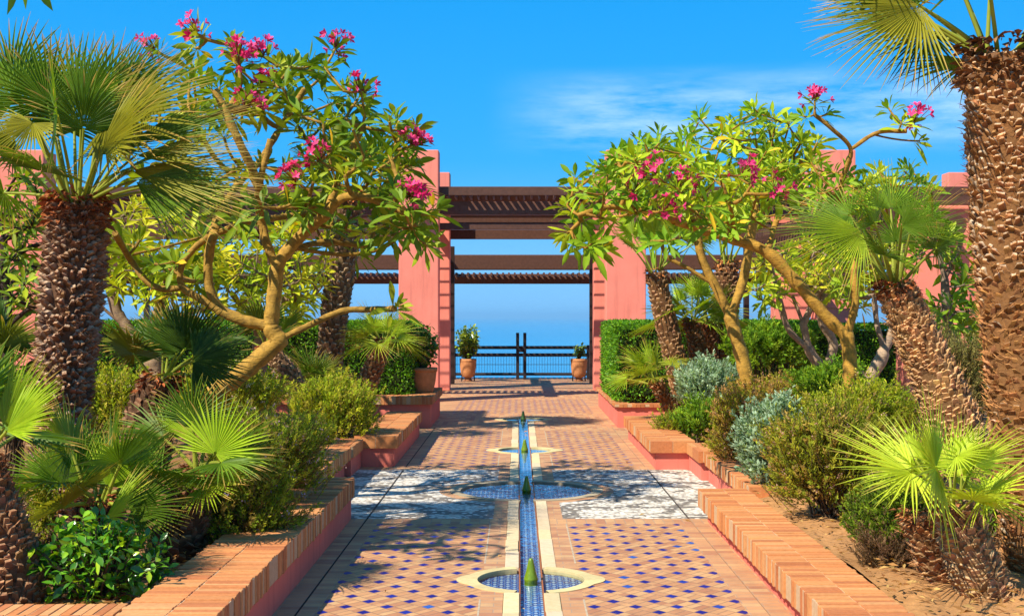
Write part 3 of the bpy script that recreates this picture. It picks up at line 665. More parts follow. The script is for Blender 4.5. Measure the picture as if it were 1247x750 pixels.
def palm_trunk(mb, path, rad, rg, rows_per_m=19, around=13, prot=.05, brown=(.30, .15, .065), pale=(.50, .36, .20), pale_from=.0, skirt=60, skirtcol=(.34, .10, .03), bl=.085, cut=.3, taper=(.35, .95), cut_top=None, hwk=1.0, core=.45, skip=.04, tilt=.25, jit=.0):
    p = catmull(path, 10); L = np.concatenate(([0], np.cumsum(np.linalg.norm(np.diff(p, axis=0), axis=1)))); T = L[-1]
    rr = np.interp(L / T, np.linspace(0, 1, len(rad)), rad)
    mb.tube(p, rr, 18, np.array(brown) * core)
    tg = nrm(np.gradient(p, axis=0))
    nrow = int(T * rows_per_m); V = []; C = []
    for i in range(nrow):
        f = (i + .5) / nrow; s = f * T; c = np.array([np.interp(s, L, p[:, k]) for k in range(3)]); t = nrm(np.array([np.interp(s, L, tg[:, k]) for k in range(3)])); r = np.interp(s, L, rr)
        u = nrm(np.cross(t, (.3, .9, .1))); w = np.cross(t, u)
        for j in range(around):
            if rg.random() < skip: continue
            a = 2 * math.pi * (j + .5 * (i % 2) + .13 * i) / around + rg.normal(0, .07); o = math.cos(a) * u + math.sin(a) * w; tn = -math.sin(a) * u + math.cos(a) * w; tn = nrm(tn + t * rg.normal(0, tilt))
            hw = hwk * math.pi * r / around * rg.uniform(.6, 1.0); ln = bl * rg.uniform(.75, 1.3); pr = prot * rg.uniform(.45, 1.35); q = c + o * r * .97 + t * rg.normal(0, jit)
            sk = tn * rg.normal(0, .012); ta, tb = rg.uniform(*taper, 2); ct = cut if cut_top is None or f < pale_from else cut_top
            if pale_from > 0 and f < pale_from: pr *= .8; ln *= .8; hw *= 1.1
            lo = q - t * ln * .6; md = q + t * ln * ct + sk + o * 0 + o * pr; hi = q + t * ln * .5 + sk + o * pr * .45
            V += [lo - tn * hw, lo + tn * hw, md + tn * hw * ta, md - tn * hw * tb, hi + tn * hw * ta * .9, hi - tn * hw * tb * .9, hi + tn * hw * .4 - o * (.01 + pr * .45), hi - tn * hw * .4 - o * (.01 + pr * .45)]
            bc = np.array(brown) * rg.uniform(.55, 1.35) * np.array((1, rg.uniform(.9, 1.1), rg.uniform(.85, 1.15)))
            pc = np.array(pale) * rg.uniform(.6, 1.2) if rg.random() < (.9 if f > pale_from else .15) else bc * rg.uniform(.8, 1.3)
            C += [bc * .4, bc * .4, bc, bc, pc, pc, bc * .4, bc * .4]  # foot and back of each scale darkened in colour, painting shaded gaps
    n = len(V) // 8; b = (np.arange(n) * 8)[:, None]
    mb.add(V, [np.concatenate([b + np.array(x)[None] for x in ((0, 1, 2, 3), (3, 2, 4, 5), (5, 4, 6, 7))]), np.concatenate([b + np.array(x)[None] for x in ((1, 4, 2), (0, 3, 5), (1, 6, 4), (0, 5, 7))])], np.array(C))
    nb = len(V) // 8; VA = np.array(V).reshape(-1, 8, 3); k = rg.integers(0, nb, nb * 3); fb = VA[k, 2] + (VA[k, 3] - VA[k, 2]) * rg.random((len(k), 1)); fo = nrm(VA[k, 2] - VA[k, 6]); ft = nrm(VA[k, 2] - VA[k, 1]); fs = nrm(VA[k, 2] - VA[k, 3])
    m_d = fs * rg.normal(0, .8, (len(k), 1)) + ft * rg.normal(.2, .7, (len(k), 1)) + fo * rg.uniform(-.05, .35, (len(k), 1))
    mb.chips(fb - fo * .008, m_d, fo + rg.normal(0, .5, fo.shape), rg.uniform(.03, .075, len(k)), rg.uniform(.003, .007, len(k)), np.array(brown) * rg.uniform(.5, 1.7, (len(k), 1)))
    # ragged fibres under the crown
    c = p[-1]; t = tg[-1]; r = rr[-1]
    if skirt:
        a = rg.uniform(0, 2 * math.pi, skirt * 5); o = np.stack((np.cos(a), np.sin(a), np.zeros_like(a)), 1)
        s = rg.uniform(-.16, .10, len(a)); q = c + o * (r * rg.uniform(.6, 1.15, len(a)))[:, None] + t * s[:, None] * r / .2
        d = o * 1.0 + np.stack((rg.normal(0, .4, len(a)), rg.normal(0, .4, len(a)), rg.uniform(-.7, .6, len(a))), 1)
        mb.leaves(q, d, np.array((0, 0, 1.)) + rg.normal(0, .6, (len(a), 3)), rg.uniform(.05, .13, len(a)) * r / .2, rg.uniform(.02, .06, len(a)) * r / .2, .2, np.array(skirtcol) * rg.uniform(.5, 1.5, (len(a), 1)), nseg=2)

PAL = {'green': (.085, .165, .015), 'dark': (.045, .095, .012), 'bright': (.24, .36, .025), 'lime': (.34, .47, .045), 'olive': (.2, .21, .022), 'blue': (.09, .15, .05)}  # 'bright' is frond green with sunlight put into the colour, for sunlit fans
def palm(label, path, rad, seed, group=None, n=14, pet=(.45, .7), Rad=(.5, .65), emin=0, emax=85, col='green', heroes=(), trunk=True, name='fan_palm', tk=None, fk=None, lean=(0, 0, 0), az=None, crown_at=None):
    rg = np.random.default_rng(seed); path = [np.asarray(p, float) for p in path]
    t = thing(name, path[0], label, 'palm', group)
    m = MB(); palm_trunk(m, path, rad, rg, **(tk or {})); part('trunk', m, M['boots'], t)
    top = path[-1]; fk = dict(fk or {}); k0 = rg.uniform(0, 6)
    for i in range(n):
        f = i / max(1, n - 1); A = k0 + i * 2.39996 + rg.normal(0, .15) if az is None else rg.uniform(*az)
        e = R(emax + (emin - emax) * f ** .85 + rg.normal(0, 5)); p = nrm(np.array((math.cos(e) * math.cos(A), math.cos(e) * math.sin(A), math.sin(e))) + np.array(lean))
        pl = rg.uniform(*pet); B = top + np.array((math.cos(A), math.sin(A), 0)) * rad[-1] * .45 + np.array((0, 0, rg.uniform(-.05, .05)))
        H = B + p * pl; H[2] -= .07 * pl * math.cos(e)
        ax = nrm(p + np.array((0, 0, -.22 * math.cos(e)))); side = np.array((-math.sin(A), math.cos(A), 0)); nv = np.cross(ax, side)
        if nv[2] < 0: nv = -nv
        nv = nrm(nv + side * rg.normal(0, .45))
        cc = np.array(PAL[col]) if rg.random() > .18 else .5 * np.array(PAL[col]) + .5 * np.array(PAL['olive'])
        m = MB(); kw = dict(span=rg.uniform(185, 250), droop=.10 + .10 * math.cos(e), col=cc); kw.update(fk); frond_mesh(m, B, H, ax, nv, rg.uniform(*Rad), rg, **kw); part('frond', m, M['palm'], t)
    for h in heroes:
        hx, hy, hd, tx, ty, td = h[:6]; o = h[6] if len(h) > 6 else {}; o = dict(o)
        H = at(hx, hy, hd); T = at(tx, ty, td); nv = np.array(o.pop('nv', (0, -1, .55))); cc = PAL[o.pop('c', col)]
        B = top + nrm((H - top) * np.array((1, 1, 0)) + 1e-6) * rad[-1] * .4
        kw = dict(span=210, droop=.08, col=cc); kw.update(fk); kw.update(o)
        m = MB(); frond_mesh(m, B, H, T - H, nv, np.linalg.norm(T - H), rg, **kw); part('frond', m, M['palm'], t)
    return t
def P(l, d=None): return [at(*a) if len(a) == 3 else at(a[0], a[1], d) for a in l]

E = {'nv': (.2, -.35, .9)}
palm('tall shaggy trunked fan palm with a wide windblown crown, left of the path', P([(58, 640), (66, 560), (78, 460), (87, 360), (92, 300), (94, 250)], 9.7), [.16, .155, .17, .19, .195, .185], 11, n=9, pet=(.45, .62), Rad=(.5, .62), emin=15, emax=75, fk=dict(split=.42, wide=.92, nseg=38, tipn=.6),
     heroes=[(90, 130, 9.9, 105, 25, 10.0, {'span': 230}), (58, 125, 9.6, 20, 30, 9.5, {'span': 200}), (20, 120, 9.8, -55, 60, 9.9), (128, 120, 9.9, 190, 40, 10.1, {'span': 150}), (130, 150, 9.6, 262, 92, 9.5, {'nv': (-.2, -.7, .7), 'c': 'olive'}),
             (124, 178, 9.3, 205, 112, 8.9, {'nv': (-.3, -.75, .5), 'c': 'olive', 'span': 110}), (160, 172, 9.8, 315, 125, 9.9, {'nv': (-.1, -.55, .9), 'span': 75, 'droop': .03}), (165, 190, 9.5, 310, 172, 9.4, {'nv': (0, -.45, .9), 'span': 80, 'droop': .04, 'c': 'olive'}), (160, 208, 9.4, 335, 222, 9.3, {'nv': (.1, -.6, .85), 'span': 75, 'droop': .03, 'c': 'olive'}),
             (165, 220, 9.3, 315, 256, 9.1, {'nv': (.2, -.75, .6), 'span': 85, 'droop': .02}), (40, 150, 9.2, -8, 190, 8.9, {'nv': (-.1, -.9, .5), 'span': 200, 'c': 'olive'}), (70, 140, 9.0, 62, 95, 8.5, {'nv': (0, -1, .3), 'span': 230}), (15, 105, 9.9, 12, 10, 10.0, {'span': 190}), (150, 105, 10.1, 225, 55, 10.3, {'span': 120}), (190, 232, 10.2, 320, 240, 10.4, {'nv': (.1, -.6, .9), 'span': 90, 'droop': .03}),
             (100, 128, 9.5, 140, 35, 9.5, {'span': 120}), (135, 140, 10, 250, 55, 10.2, {'span': 100, 'nv': (-.2, -.7, .6)})],
     tk=dict(rows_per_m=32, around=22, prot=.058, brown=(.33, .17, .09), pale=(.66, .48, .32), skirt=110, bl=.05, cut=.16, taper=(.2, .95), skip=.1, jit=.008, tilt=.3))
palm('tall thick trunked palm at the right edge with its crown above the frame', P([(1284, 740), (1274, 680), (1263, 600), (1249, 480), (1237, 350), (1229, 200), (1218, 70)], 8.0), [.25, .235, .225, .22, .23, .235, .20], 12, n=8, pet=(.5, .75), Rad=(.6, .75), emin=20, emax=85, fk=dict(split=.36, wide=.88, nseg=36),
     heroes=[(1120, 22, 8.0, 985, 30, 8.1, {'nv': (.1, -.6, .8), 'span': 140}), (1120, 8, 7.8, 1000, 68, 7.6, {'nv': (.3, -.7, .7), 'c': 'olive', 'span': 150}), (1128, 38, 8.3, 1085, 105, 8.4, {'nv': (.3, -.95, .2), 'span': 230, 'c': 'dark'}), (1100, -5, 8.4, 990, 0, 8.6, {'nv': (.1, -.6, .8)}), (1150, -60, 8, 1100, -170, 8.2)],
     tk=dict(rows_per_m=30, around=24, prot=.032, brown=(.50, .235, .08), pale=(.68, .55, .38), hwk=1.0, core=.5, skip=.08, jit=.009, tilt=.3, taper=(.3, 1.0), pale_from=.60, skirt=90, skirtcol=(.25, .12, .05), bl=.042, cut=.42, cut_top=.2))
palm('leaning fan palm on the right with a stubby rough trunk and windswept crown', P([(1185, 570), (1160, 510), (1135, 450), (1110, 395), (1090, 350)], 10.2), [.205, .195, .18, .158, .13], 13, n=6, pet=(.28, .4), Rad=(.36, .44), emin=35, emax=80, col='green', fk=dict(split=.28, nseg=36, tipn=.2, wide=.85),
     heroes=[(1030, 275, 10.2, 930, 300, 10.2, {'nv': (.1, -.7, .7), 'span': 170}), (1050, 283, 10.0, 960, 325, 9.8, {'nv': (.2, -.8, .6), 'span': 130, 'c': 'bright'}), (1065, 272, 9.8, 1035, 225, 9.7, {'span': 140, 'nv': (.2, -1, .4)}), (1035, 262, 10.4, 945, 255, 10.6, {'nv': (0, -.6, .8)}),
             (1108, 285, 10.0, 1165, 215, 9.9, {'nv': (-.3, -.9, .4), 'span': 120}), (1098, 275, 9.7, 1150, 240, 9.4, {'span': 120, 'nv': (-.2, -1, .5)}), (1085, 255, 10.4, 1110, 190, 10.6)],
     tk=dict(rows_per_m=28, around=20, prot=.03, brown=(.72, .39, .16), pale=(.72, .48, .25), skirt=70, bl=.05, cut=.40, hwk=1.15, core=.3, tilt=.15, jit=.006, skip=.07))
D_ = dict(split=.28, nseg=32, tipn=.1, tip=(.4, .36, .12), wide=1.0, pet=.008)
palm('small bright lime fan palm with two short stumps at the right front', P([(1215, 760), (1192, 705), (1172, 650), (1160, 618)], 7.3), [.17, .145, .13, .10], 14, n=9, pet=(.18, .28), Rad=(.38, .46), emin=22, emax=85, col='lime', fk=D_,
     heroes=[(1110, 575, 7.1, 1010, 552, 6.9, {'nv': (.1, -.5, .85)}), (1115, 560, 7.4, 1040, 520, 7.5, {'nv': (0, -.6, .8)}), (1165, 555, 7.0, 1218, 530, 6.8, {'nv': (-.1, -.6, .8)}), (1140, 570, 6.9, 1105, 520, 6.5, {'nv': (.1, -.9, .5)})],
     tk=dict(rows_per_m=36, around=14, prot=.024, brown=(.52, .29, .13), pale=(.62, .44, .24), cut=.42, hwk=1.2, skirt=50, skirtcol=(.45, .2, .08), bl=.042))
palm('short pruned palm stump beside the small lime fan palm', P([(1168, 725), (1145, 685), (1120, 630)], 7.6), [.13, .12, .10], 15, n=0, tk=dict(rows_per_m=36, around=13, prot=.024, brown=(.46, .22, .09), pale=(.54, .34, .17), cut=.42, hwk=1.2, skirt=50, skirtcol=(.42, .17, .06), bl=.042), name='palm_stump')
palm('slim grey brown palm behind the big left frangipani', P([(398, 480), (403, 420), (410, 360), (419, 300), (425, 240)], 19.5), [.2, .19, .2, .215, .2], 16, n=16, pet=(.5, .8), Rad=(.6, .75), emin=-5, col='green', tk=dict(rows_per_m=14, around=12, prot=.035, brown=(.34, .19, .10), pale=(.6, .46, .3), bl=.09))
palm('small spiky fan palm leaning right in front of the left hedge', P([(440, 480), (452, 455), (466, 415)], 18.7), [.15, .135, .11], 17, n=15, pet=(.18, .3), Rad=(.42, .55), emin=-15, col='bright', fk=dict(split=.25, nseg=26, wide=.8), tk=dict(rows_per_m=20, around=10, prot=.03, brown=(.38, .18, .075), bl=.07))
palm('leaning brown palm trunk with sparse crown behind the frangipani bole', P([(372, 495), (362, 472), (345, 448), (326, 425)], 16.5), [.13, .125, .12, .1], 18, n=6, pet=(.25, .4), Rad=(.4, .5), emin=10, col='dark', tk=dict(rows_per_m=20, around=10, prot=.03, brown=(.36, .2, .1), bl=.07))
palm('low stemless green fan palm beneath the slim left palm', P([(384, 490), (384, 470)], 17.5), [.09, .08], 19, n=14, pet=(.15, .3), Rad=(.35, .45), emin=5, col='green', fk=dict(split=.3, nseg=26), tk=dict(rows_per_m=20, around=8, prot=.02, skirt=10))
palm('dark fan palm with upright fans beside the tall shaggy palm', P([(176, 560), (183, 510), (196, 462)], 11.2), [.22, .2, .15], 20, n=3, pet=(.2, .3), Rad=(.45, .55), emin=20, col='dark',
     heroes=[(215, 430, 11.0, 190, 362, 11.1, {'span': 130, 'nv': (.4, -.9, .2)}), (225, 425, 11.0, 240, 352, 11.0, {'span': 150}), (235, 435, 10.8, 305, 400, 10.8, {'span': 160, 'nv': (-.3, -.7, .6)}), (235, 440, 10.6, 310, 452, 10.4, {'span': 120, 'nv': (.1, -.8, .6)}), (205, 430, 11.3, 158, 380, 11.5, {'span': 140})],
     tk=dict(rows_per_m=22, around=12, prot=.035, brown=(.22, .11, .055), pale=(.34, .2, .11), bl=.065))
palm('bushy low fan palm with broad green fans behind the glossy front shrub', P([(108, 680), (114, 640), (120, 612)], 8.0), [.16, .15, .12], 21, n=7, pet=(.28, .42), Rad=(.42, .5), emin=12, col='green', fk=dict(split=.42, nseg=38, wide=.95),
     heroes=[(95, 588, 8.0, 92, 505, 8.1, {'span': 190}), (78, 592, 7.8, 42, 520, 7.8, {'span': 80, 'nv': (.6, -.8, .2)}), (130, 592, 7.9, 172, 520, 7.9, {'span': 120, 'c': 'bright'}), (150, 600, 8.0, 225, 545, 8.1, {'span': 190}), (55, 580, 8.3, 15, 545, 8.4, {'span': 200, 'nv': (.2, -.95, .3)}), (78, 618, 7.6, 85, 575, 7.2, {'span': 170, 'c': 'olive', 'nv': (0, -.6, .8)}),
             (128, 632, 7.4, 178, 600, 7.1, {'span': 130, 'c': 'bright', 'nv': (-.2, -.7, .7)}), (160, 620, 7.7, 228, 640, 7.6, {'span': 160, 'nv': (-.1, -.9, .4)}), (110, 565, 8.3, 120, 500, 8.4), (160, 590, 8.3, 190, 510, 8.5, {'span': 170})],
     tk=dict(rows_per_m=24, around=11, prot=.03, brown=(.2, .1, .05), pale=(.3, .18, .1), bl=.06))
palm('sunlit fan palm with one big open fan near the left brick seat', P([(208, 690), (220, 645), (235, 600), (243, 575)], 8.4), [.17, .16, .14, .10], 22, n=4, pet=(.2, .35), Rad=(.36, .44), emin=15, col='green', fk=dict(split=.42, nseg=36, wide=.92),
     heroes=[(262, 552, 8.2, 300, 478, 8.2, {'span': 215, 'c': 'bright'}), (236, 538, 8.3, 192, 475, 8.4, {'span': 60, 'c': 'bright', 'nv': (.6, -.8, .1)}), (250, 590, 8.1, 285, 602, 7.8, {'span': 160, 'c': 'bright', 'nv': (-.1, -.6, .8)}), (250, 530, 8.6, 245, 480, 8.7, {'span': 90}), (285, 555, 8.4, 355, 545, 8.5, {'span': 150, 'nv': (0, -.7, .7)})],
     tk=dict(rows_per_m=24, around=11, prot=.03, brown=(.26, .12, .055), pale=(.36, .2, .11), bl=.06))
palm('sunlit fan palm at the left edge with a thick rough leaning trunk', P([(12, 790), (8, 700), (-12, 630), (-30, 565)], 6.8), [.19, .18, .16, .12], 23, n=2, pet=(.3, .45), Rad=(.42, .5), emin=25, col='green',
     heroes=[(5, 520, 6.8, 55, 425, 6.8, {'span': 110, 'c': 'bright', 'nv': (-.3, -.9, .3)}), (8, 525, 6.7, 75, 465, 6.6, {'span': 100, 'c': 'bright', 'nv': (-.3, -.7, .6)}), (-15, 500, 6.9, -5, 410, 7.0, {'span': 200})],
     tk=dict(rows_per_m=34, around=18, prot=.028, brown=(.34, .16, .07), pale=(.46, .27, .14), bl=.045))
palm('young green fan palm at the far left edge under the tall palm', P([(-6, 510), (-6, 450)], 11.8), [.13, .11], 24, n=11, pet=(.2, .4), Rad=(.4, .5), emin=5, col='dark', tk=dict(rows_per_m=20, around=9, skirt=20))
gp = 'slim palms before the right hedge'
palm('slim leaning palm left of the sunlit frangipani trunk on the right', P([(838, 520), (830, 470), (818, 420), (806, 370), (799, 332)], 18.8), [.165, .155, .15, .15, .13], 31, gp, n=9, pet=(.5, .75), Rad=(.42, .52), emin=40, col='bright', tk=dict(rows_per_m=16, around=11, prot=.03, brown=(.36, .17, .065), pale=(.5, .33, .18), skirt=30, skirtcol=(.5, .18, .05), bl=.08))
palm('upright thicker palm directly behind the forked frangipani', P([(878, 470), (880, 420), (884, 370), (885, 322)], 20.0), [.18, .18, .2, .15], 32, gp, n=9, pet=(.5, .8), Rad=(.42, .52), emin=45, col='bright', tk=dict(rows_per_m=16, around=11, prot=.035, brown=(.3, .14, .06), pale=(.46, .3, .16), skirt=40, skirtcol=(.5, .2, .06), bl=.08))
palm('short feathery palm with a drooping mop of fans before the hedge', P([(853, 470), (850, 430), (842, 392)], 19.2), [.13, .125, .11], 33, gp, n=16, pet=(.3, .55), Rad=(.4, .5), emin=-5, col='bright', fk=dict(split=.3, nseg=26), tk=dict(rows_per_m=18, around=10, prot=.03, brown=(.34, .14, .05), bl=.07))
palm('short thin palm tucked between the mop palm and the thicker palm', P([(866, 470), (864, 395)], 19.8), [.12, .11], 34, gp, n=11, pet=(.3, .5), Rad=(.35, .42), emin=5, col='bright', fk=dict(split=.3, nseg=24), tk=dict(rows_per_m=18, around=10, prot=.03, brown=(.34, .14, .05), bl=.07))
palm('bent little fan palm leaning left over the end of the right hedge', P([(832, 525), (818, 497), (799, 467)], 18.0), [.11, .10, .08], 35, gp, n=10, pet=(.28, .45), Rad=(.36, .45), emin=5, col='bright', lean=(-.45, 0, .1), fk=dict(split=.3, nseg=26), tk=dict(rows_per_m=20, around=9, prot=.03, brown=(.36, .15, .05), bl=.06))

# ------------------------------------------------------------------ frangipani trees
def tips_in(ells, rg):
    out = []
    for cx, cy, rx, ry, d, dd, n in ells:
        got = 0; tries = 0
        while got < n and tries < n * 30:
            tries += 1; v = rg.normal(size=3); v /= np.linalg.norm(v); v *= rg.uniform(.25, 1) ** .45
            p = at(cx + rx * v[0], cy + ry * v[1], d + dd * v[2])
            if all(np.sum((p - q) ** 2) > .03 for q in out): out.append(p); got += 1
    return out
def flower_cluster(parent, p, d, rg, n=16, size=.055, col=(.66, .02, .15)):
    m = MB(); d = nrm(d)
    for i in range(n):
        dd = nrm(d * .75 + rg.normal(0, .65, 3)); L = rg.uniform(.07, .17); q = p + d * .03 + dd * L
        m.tube(np.stack((p + d * .02, p + dd * L * .55, q)), (.0045, .0035, .003), 5, (.30, .06, .05), caps=False)
        fd = nrm(dd + rg.normal(0, .3, 3)); u = nrm(np.cross(fd, (.3, .2, .9))); w = np.cross(fd, u); s = size * rg.uniform(.75, 1.2)
        a = np.arange(5) * 2 * math.pi / 5 + rg.uniform(0, 6); o = np.cos(a)[:, None] * u + np.sin(a)[:, None] * w
        cc = np.array(col) * rg.uniform(.7, 1.15) + np.array((.25, .10, .16)) * rg.uniform(0, 1) ** 2
        m.leaves(np.tile(q, (5, 1)), o + fd * .7, np.tile(fd, (5, 1)), s, s * .5, .05, cc, nseg=3, fold=.12, peak=.6, stalk=.0)
    part('flower_cluster', m, M['petal'], parent)
def rosettes(m, tips, rg, per=(11, 16), ln=(.2, .32), wr=.235, cols=None, droop=.2):
    cols = cols if cols is not None else np.array(((.18, .31, .02), (.25, .36, .024), (.12, .25, .02), (.33, .41, .028), (.15, .28, .022)))
    B, D, N_, L, C = [], [], [], [], []
    for p, d in tips:
        d = nrm(d); u = nrm(np.cross(d, (.31, .2, .9))); w = np.cross(d, u); n = rg.integers(*per); k0 = rg.uniform(0, 6); tl = rg.uniform(*ln); tc = cols[rg.integers(len(cols))] * rg.uniform(.85, 1.12)
        for i in range(n):
            a = k0 + i * 2.39996; f = i / n; el = R(15 + 75 * f ** .8 + rg.normal(0, 8)); o = math.cos(a) * u + math.sin(a) * w
            dd = d * math.cos(el) + o * math.sin(el); B.append(p - d * (.07 * f)); D.append(dd); N_.append(d * math.sin(el) - o * math.cos(el) * .9 + rg.normal(0, .15, 3)); L.append(tl * rg.uniform(.7, 1.1) * (.65 + .35 * min(1, f * 2.5)))
            c = tc * rg.uniform(.8, 1.2); 
            if rg.random() < .014: c = np.array((.50, .36, .03))
            C.append(c)
    L = np.array(L); m.leaves(B, D, N_, L, L * wr * rg.uniform(.85, 1.15, len(L)), droop * rg.uniform(.4, 1.5, len(L)), np.array(C), nseg=5, fold=.16, peak=.6, stalk=.1)
def frangipani(label, d0, limbs, ells, seed, flowers=(), r0=.12, rt=.011, group=None, bark=(.42, .24, .04), ln=(.2, .32), per=(10, 15), cols=None, extra=(), name='frangipani_tree', mat='leaf', sag=.12, clusters=1, fln=(16, 26)):
    rg = np.random.default_rng(seed); pos = []; par = []
    def addpath(pts, start):
        cur = start
        for p in pts: pos.append(np.asarray(p, float)); par.append(cur); cur = len(pos) - 1
        return cur
    ends = []
    for li, l in enumerate(limbs):
        pts = P(l, d0); c = catmull(pts, 7)
        if li == 0: addpath(c, -1)
        else:
            q = np.array(pos); j = int(np.argmin(np.sum((q - c[0]) ** 2, 1))); addpath(c[1:], j)
        ends.append(len(pos) - 1)
    nl = len(pos)
    tips = [(at(fx, fy, fd), True) for fx, fy, fd in flowers] + [(p, False) for p in tips_in(ells, rg)] + [(at(*e), False) for e in extra]
    root = pos[0]; low = sorted(p[2] for p in pos)[int(len(pos) * .35)]
    tips.sort(key=lambda t: min(np.sum((np.array(pos[:nl]) - t[0]) ** 2, 1)))
    leafnodes = []
    for p, fl in tips:
        q = np.array(pos); dist = np.linalg.norm(q - p, axis=1); cost = dist + np.where(q[:, 2] > p[2] + .05, .5, 0) + np.where(q[:, 2] < low, .5, 0); cost[dist < .10] += .6
        j = int(np.argmin(cost)); a = q[j]; n = max(3, int(dist[j] / .09)); ctrl = a + (p - a) * .55 + np.array((0, 0, -sag * dist[j])) + rg.normal(0, .05, 3) * dist[j]
        t = np.linspace(0, 1, n + 1)[1:, None]; e = addpath((1 - t) ** 2 * a + 2 * t * (1 - t) * ctrl + t * t * p, j); leafnodes.append((e, fl))
    N = len(pos); cnt = np.zeros(N); kids = [[] for _ in range(N)]
    for i in range(N):
        if par[i] >= 0: kids[par[i]].append(i)
    for i in range(N - 1, -1, -1):
        if not kids[i]: cnt[i] = 1
        if par[i] >= 0: cnt[par[i]] += cnt[i]
    ex = math.log(r0 / rt) / math.log(max(2, cnt[0])); rad = rt * cnt ** ex
    # thick stubby limbs: keep the given limbs stout towards their ends
    for i in range(nl): rad[i] = max(rad[i], rt * 2.2)
    t = thing(name, root, label, 'frangipani tree' if name == 'frangipani_tree' else 'tree', group); m = MB()
    stack = [(0, -1)]; bk = np.array(bark)
    while stack:
        i, p0 = stack.pop(); pts = [] if p0 < 0 else [pos[p0]]; rr = [] if p0 < 0 else [min(rad[p0], rad[i] * 1.15)]; cur = i
        while True:
            pts.append(pos[cur]); rr.append(rad[cur])
            if not kids[cur]: break
            ks = sorted(kids[cur], key=lambda k: -cnt[k]); [stack.append((k, cur)) for k in ks[1:]]; cur = ks[0]
        if len(pts) < 2: continue
        pts = np.array(pts); rr = np.array(rr); big = rr[0] > .03
        if big: rr = rr * (1 + .05 * np.sin(np.arange(len(rr)) * 1.3) + rg.normal(0, .02, len(rr)))
        f = np.clip((rr - rt) / (r0 - rt), 0, 1)[:, None]; c = bk * (1.0 + .15 * f) * (1 - .3 * (1 - f) * rg.uniform(0, 1)); m.tube(pts, rr, 12 if big else 6, c, rough=.05 if big else 0)
    part('trunk', m, M['bark'], t)
    m = MB(); ro = []
    for e, fl in leafnodes:
        d = nrm(pos[e] - pos[par[e]]); d = nrm(d + np.array((0, 0, .35))); ro.append((pos[e], d))
        if clusters > 1 and rg.random() < .6: ro.append((pos[par[e]] + rg.normal(0, .07, 3), nrm(d + rg.normal(0, .5, 3))))
        if fl: flower_cluster(t, pos[e], nrm(d + np.array((0, -.25, .3))), rg, n=int(rg.integers(*fln)))
    rosettes(m, ro, rg, per, ln, cols=cols); part('crown', m, M[mat], t); return t

frangipani('large spreading frangipani with thick yellow limbs and pink flowers left of the path', 12.0,
    [[(258, 480), (285, 462), (315, 437), (345, 412), (372, 398), (396, 387)], [(340, 415), (331, 400), (331, 385), (335, 350), (338, 325), (352, 303), (374, 280), (396, 262, 11.6)],
     [(331, 398), (300, 391), (272, 380), (248, 366), (222, 349), (221, 325), (236, 303), (255, 286), (264, 262, 12.4)], [(222, 350), (198, 352), (178, 342), (158, 315), (140, 284, 11.4)], [(268, 379), (255, 350), (254, 315), (262, 280), (282, 235, 12.6), (318, 195, 12.6)],
     [(338, 327), (326, 300), (317, 262), (316, 225, 11.5), (330, 170, 11.4)], [(396, 262, 11.6), (420, 240, 11.5), (455, 243, 11.4), (490, 258, 11.3)], [(262, 285), (300, 272), (360, 262, 12.4), (410, 258, 12.5)], [(392, 388), (420, 378), (452, 377), (480, 376, 11.6)], [(352, 303), (400, 295, 12.4), (450, 300, 12.6)],
     [(318, 195, 12.6), (345, 150, 12.8), (370, 110, 12.8)], [(316, 225, 11.5), (290, 170, 11.3), (262, 110, 11.3)], [(396, 262, 11.6), (420, 200, 12), (440, 160, 12)]],
    [(445, 180, 80, 50, 12, 1.1, 30), (375, 115, 75, 50, 12.4, 1.0, 27), (265, 115, 60, 65, 12.2, .9, 23), (495, 255, 45, 45, 11.6, .7, 12), (320, 235, 100, 45, 12, 1.2, 22), (430, 285, 62, 28, 12.2, .9, 10), (205, 300, 70, 50, 12.6, .9, 14), (190, 180, 50, 50, 13, .6, 9)], 41,
    flowers=[(240, 42, 12), (290, 68, 11.8), (322, 70, 12.2), (408, 60, 12), (440, 112, 11.9), (500, 178, 11.5), (362, 222, 11.2), (497, 240, 11.2), (390, 196, 11.4), (318, 108, 12), (300, 132, 11.6), (190, 62, 12.6), (70, 138, 12.8)],
    extra=[(482, 374, 11.6), (520, 300, 11.3), (530, 255, 11.4)], r0=.085, rt=.0135, ln=(.22, .32), per=(11, 16), cols=np.array(((.14, .23, .018), (.2, .28, .02), (.1, .19, .018), (.27, .33, .026), (.12, .21, .02))))
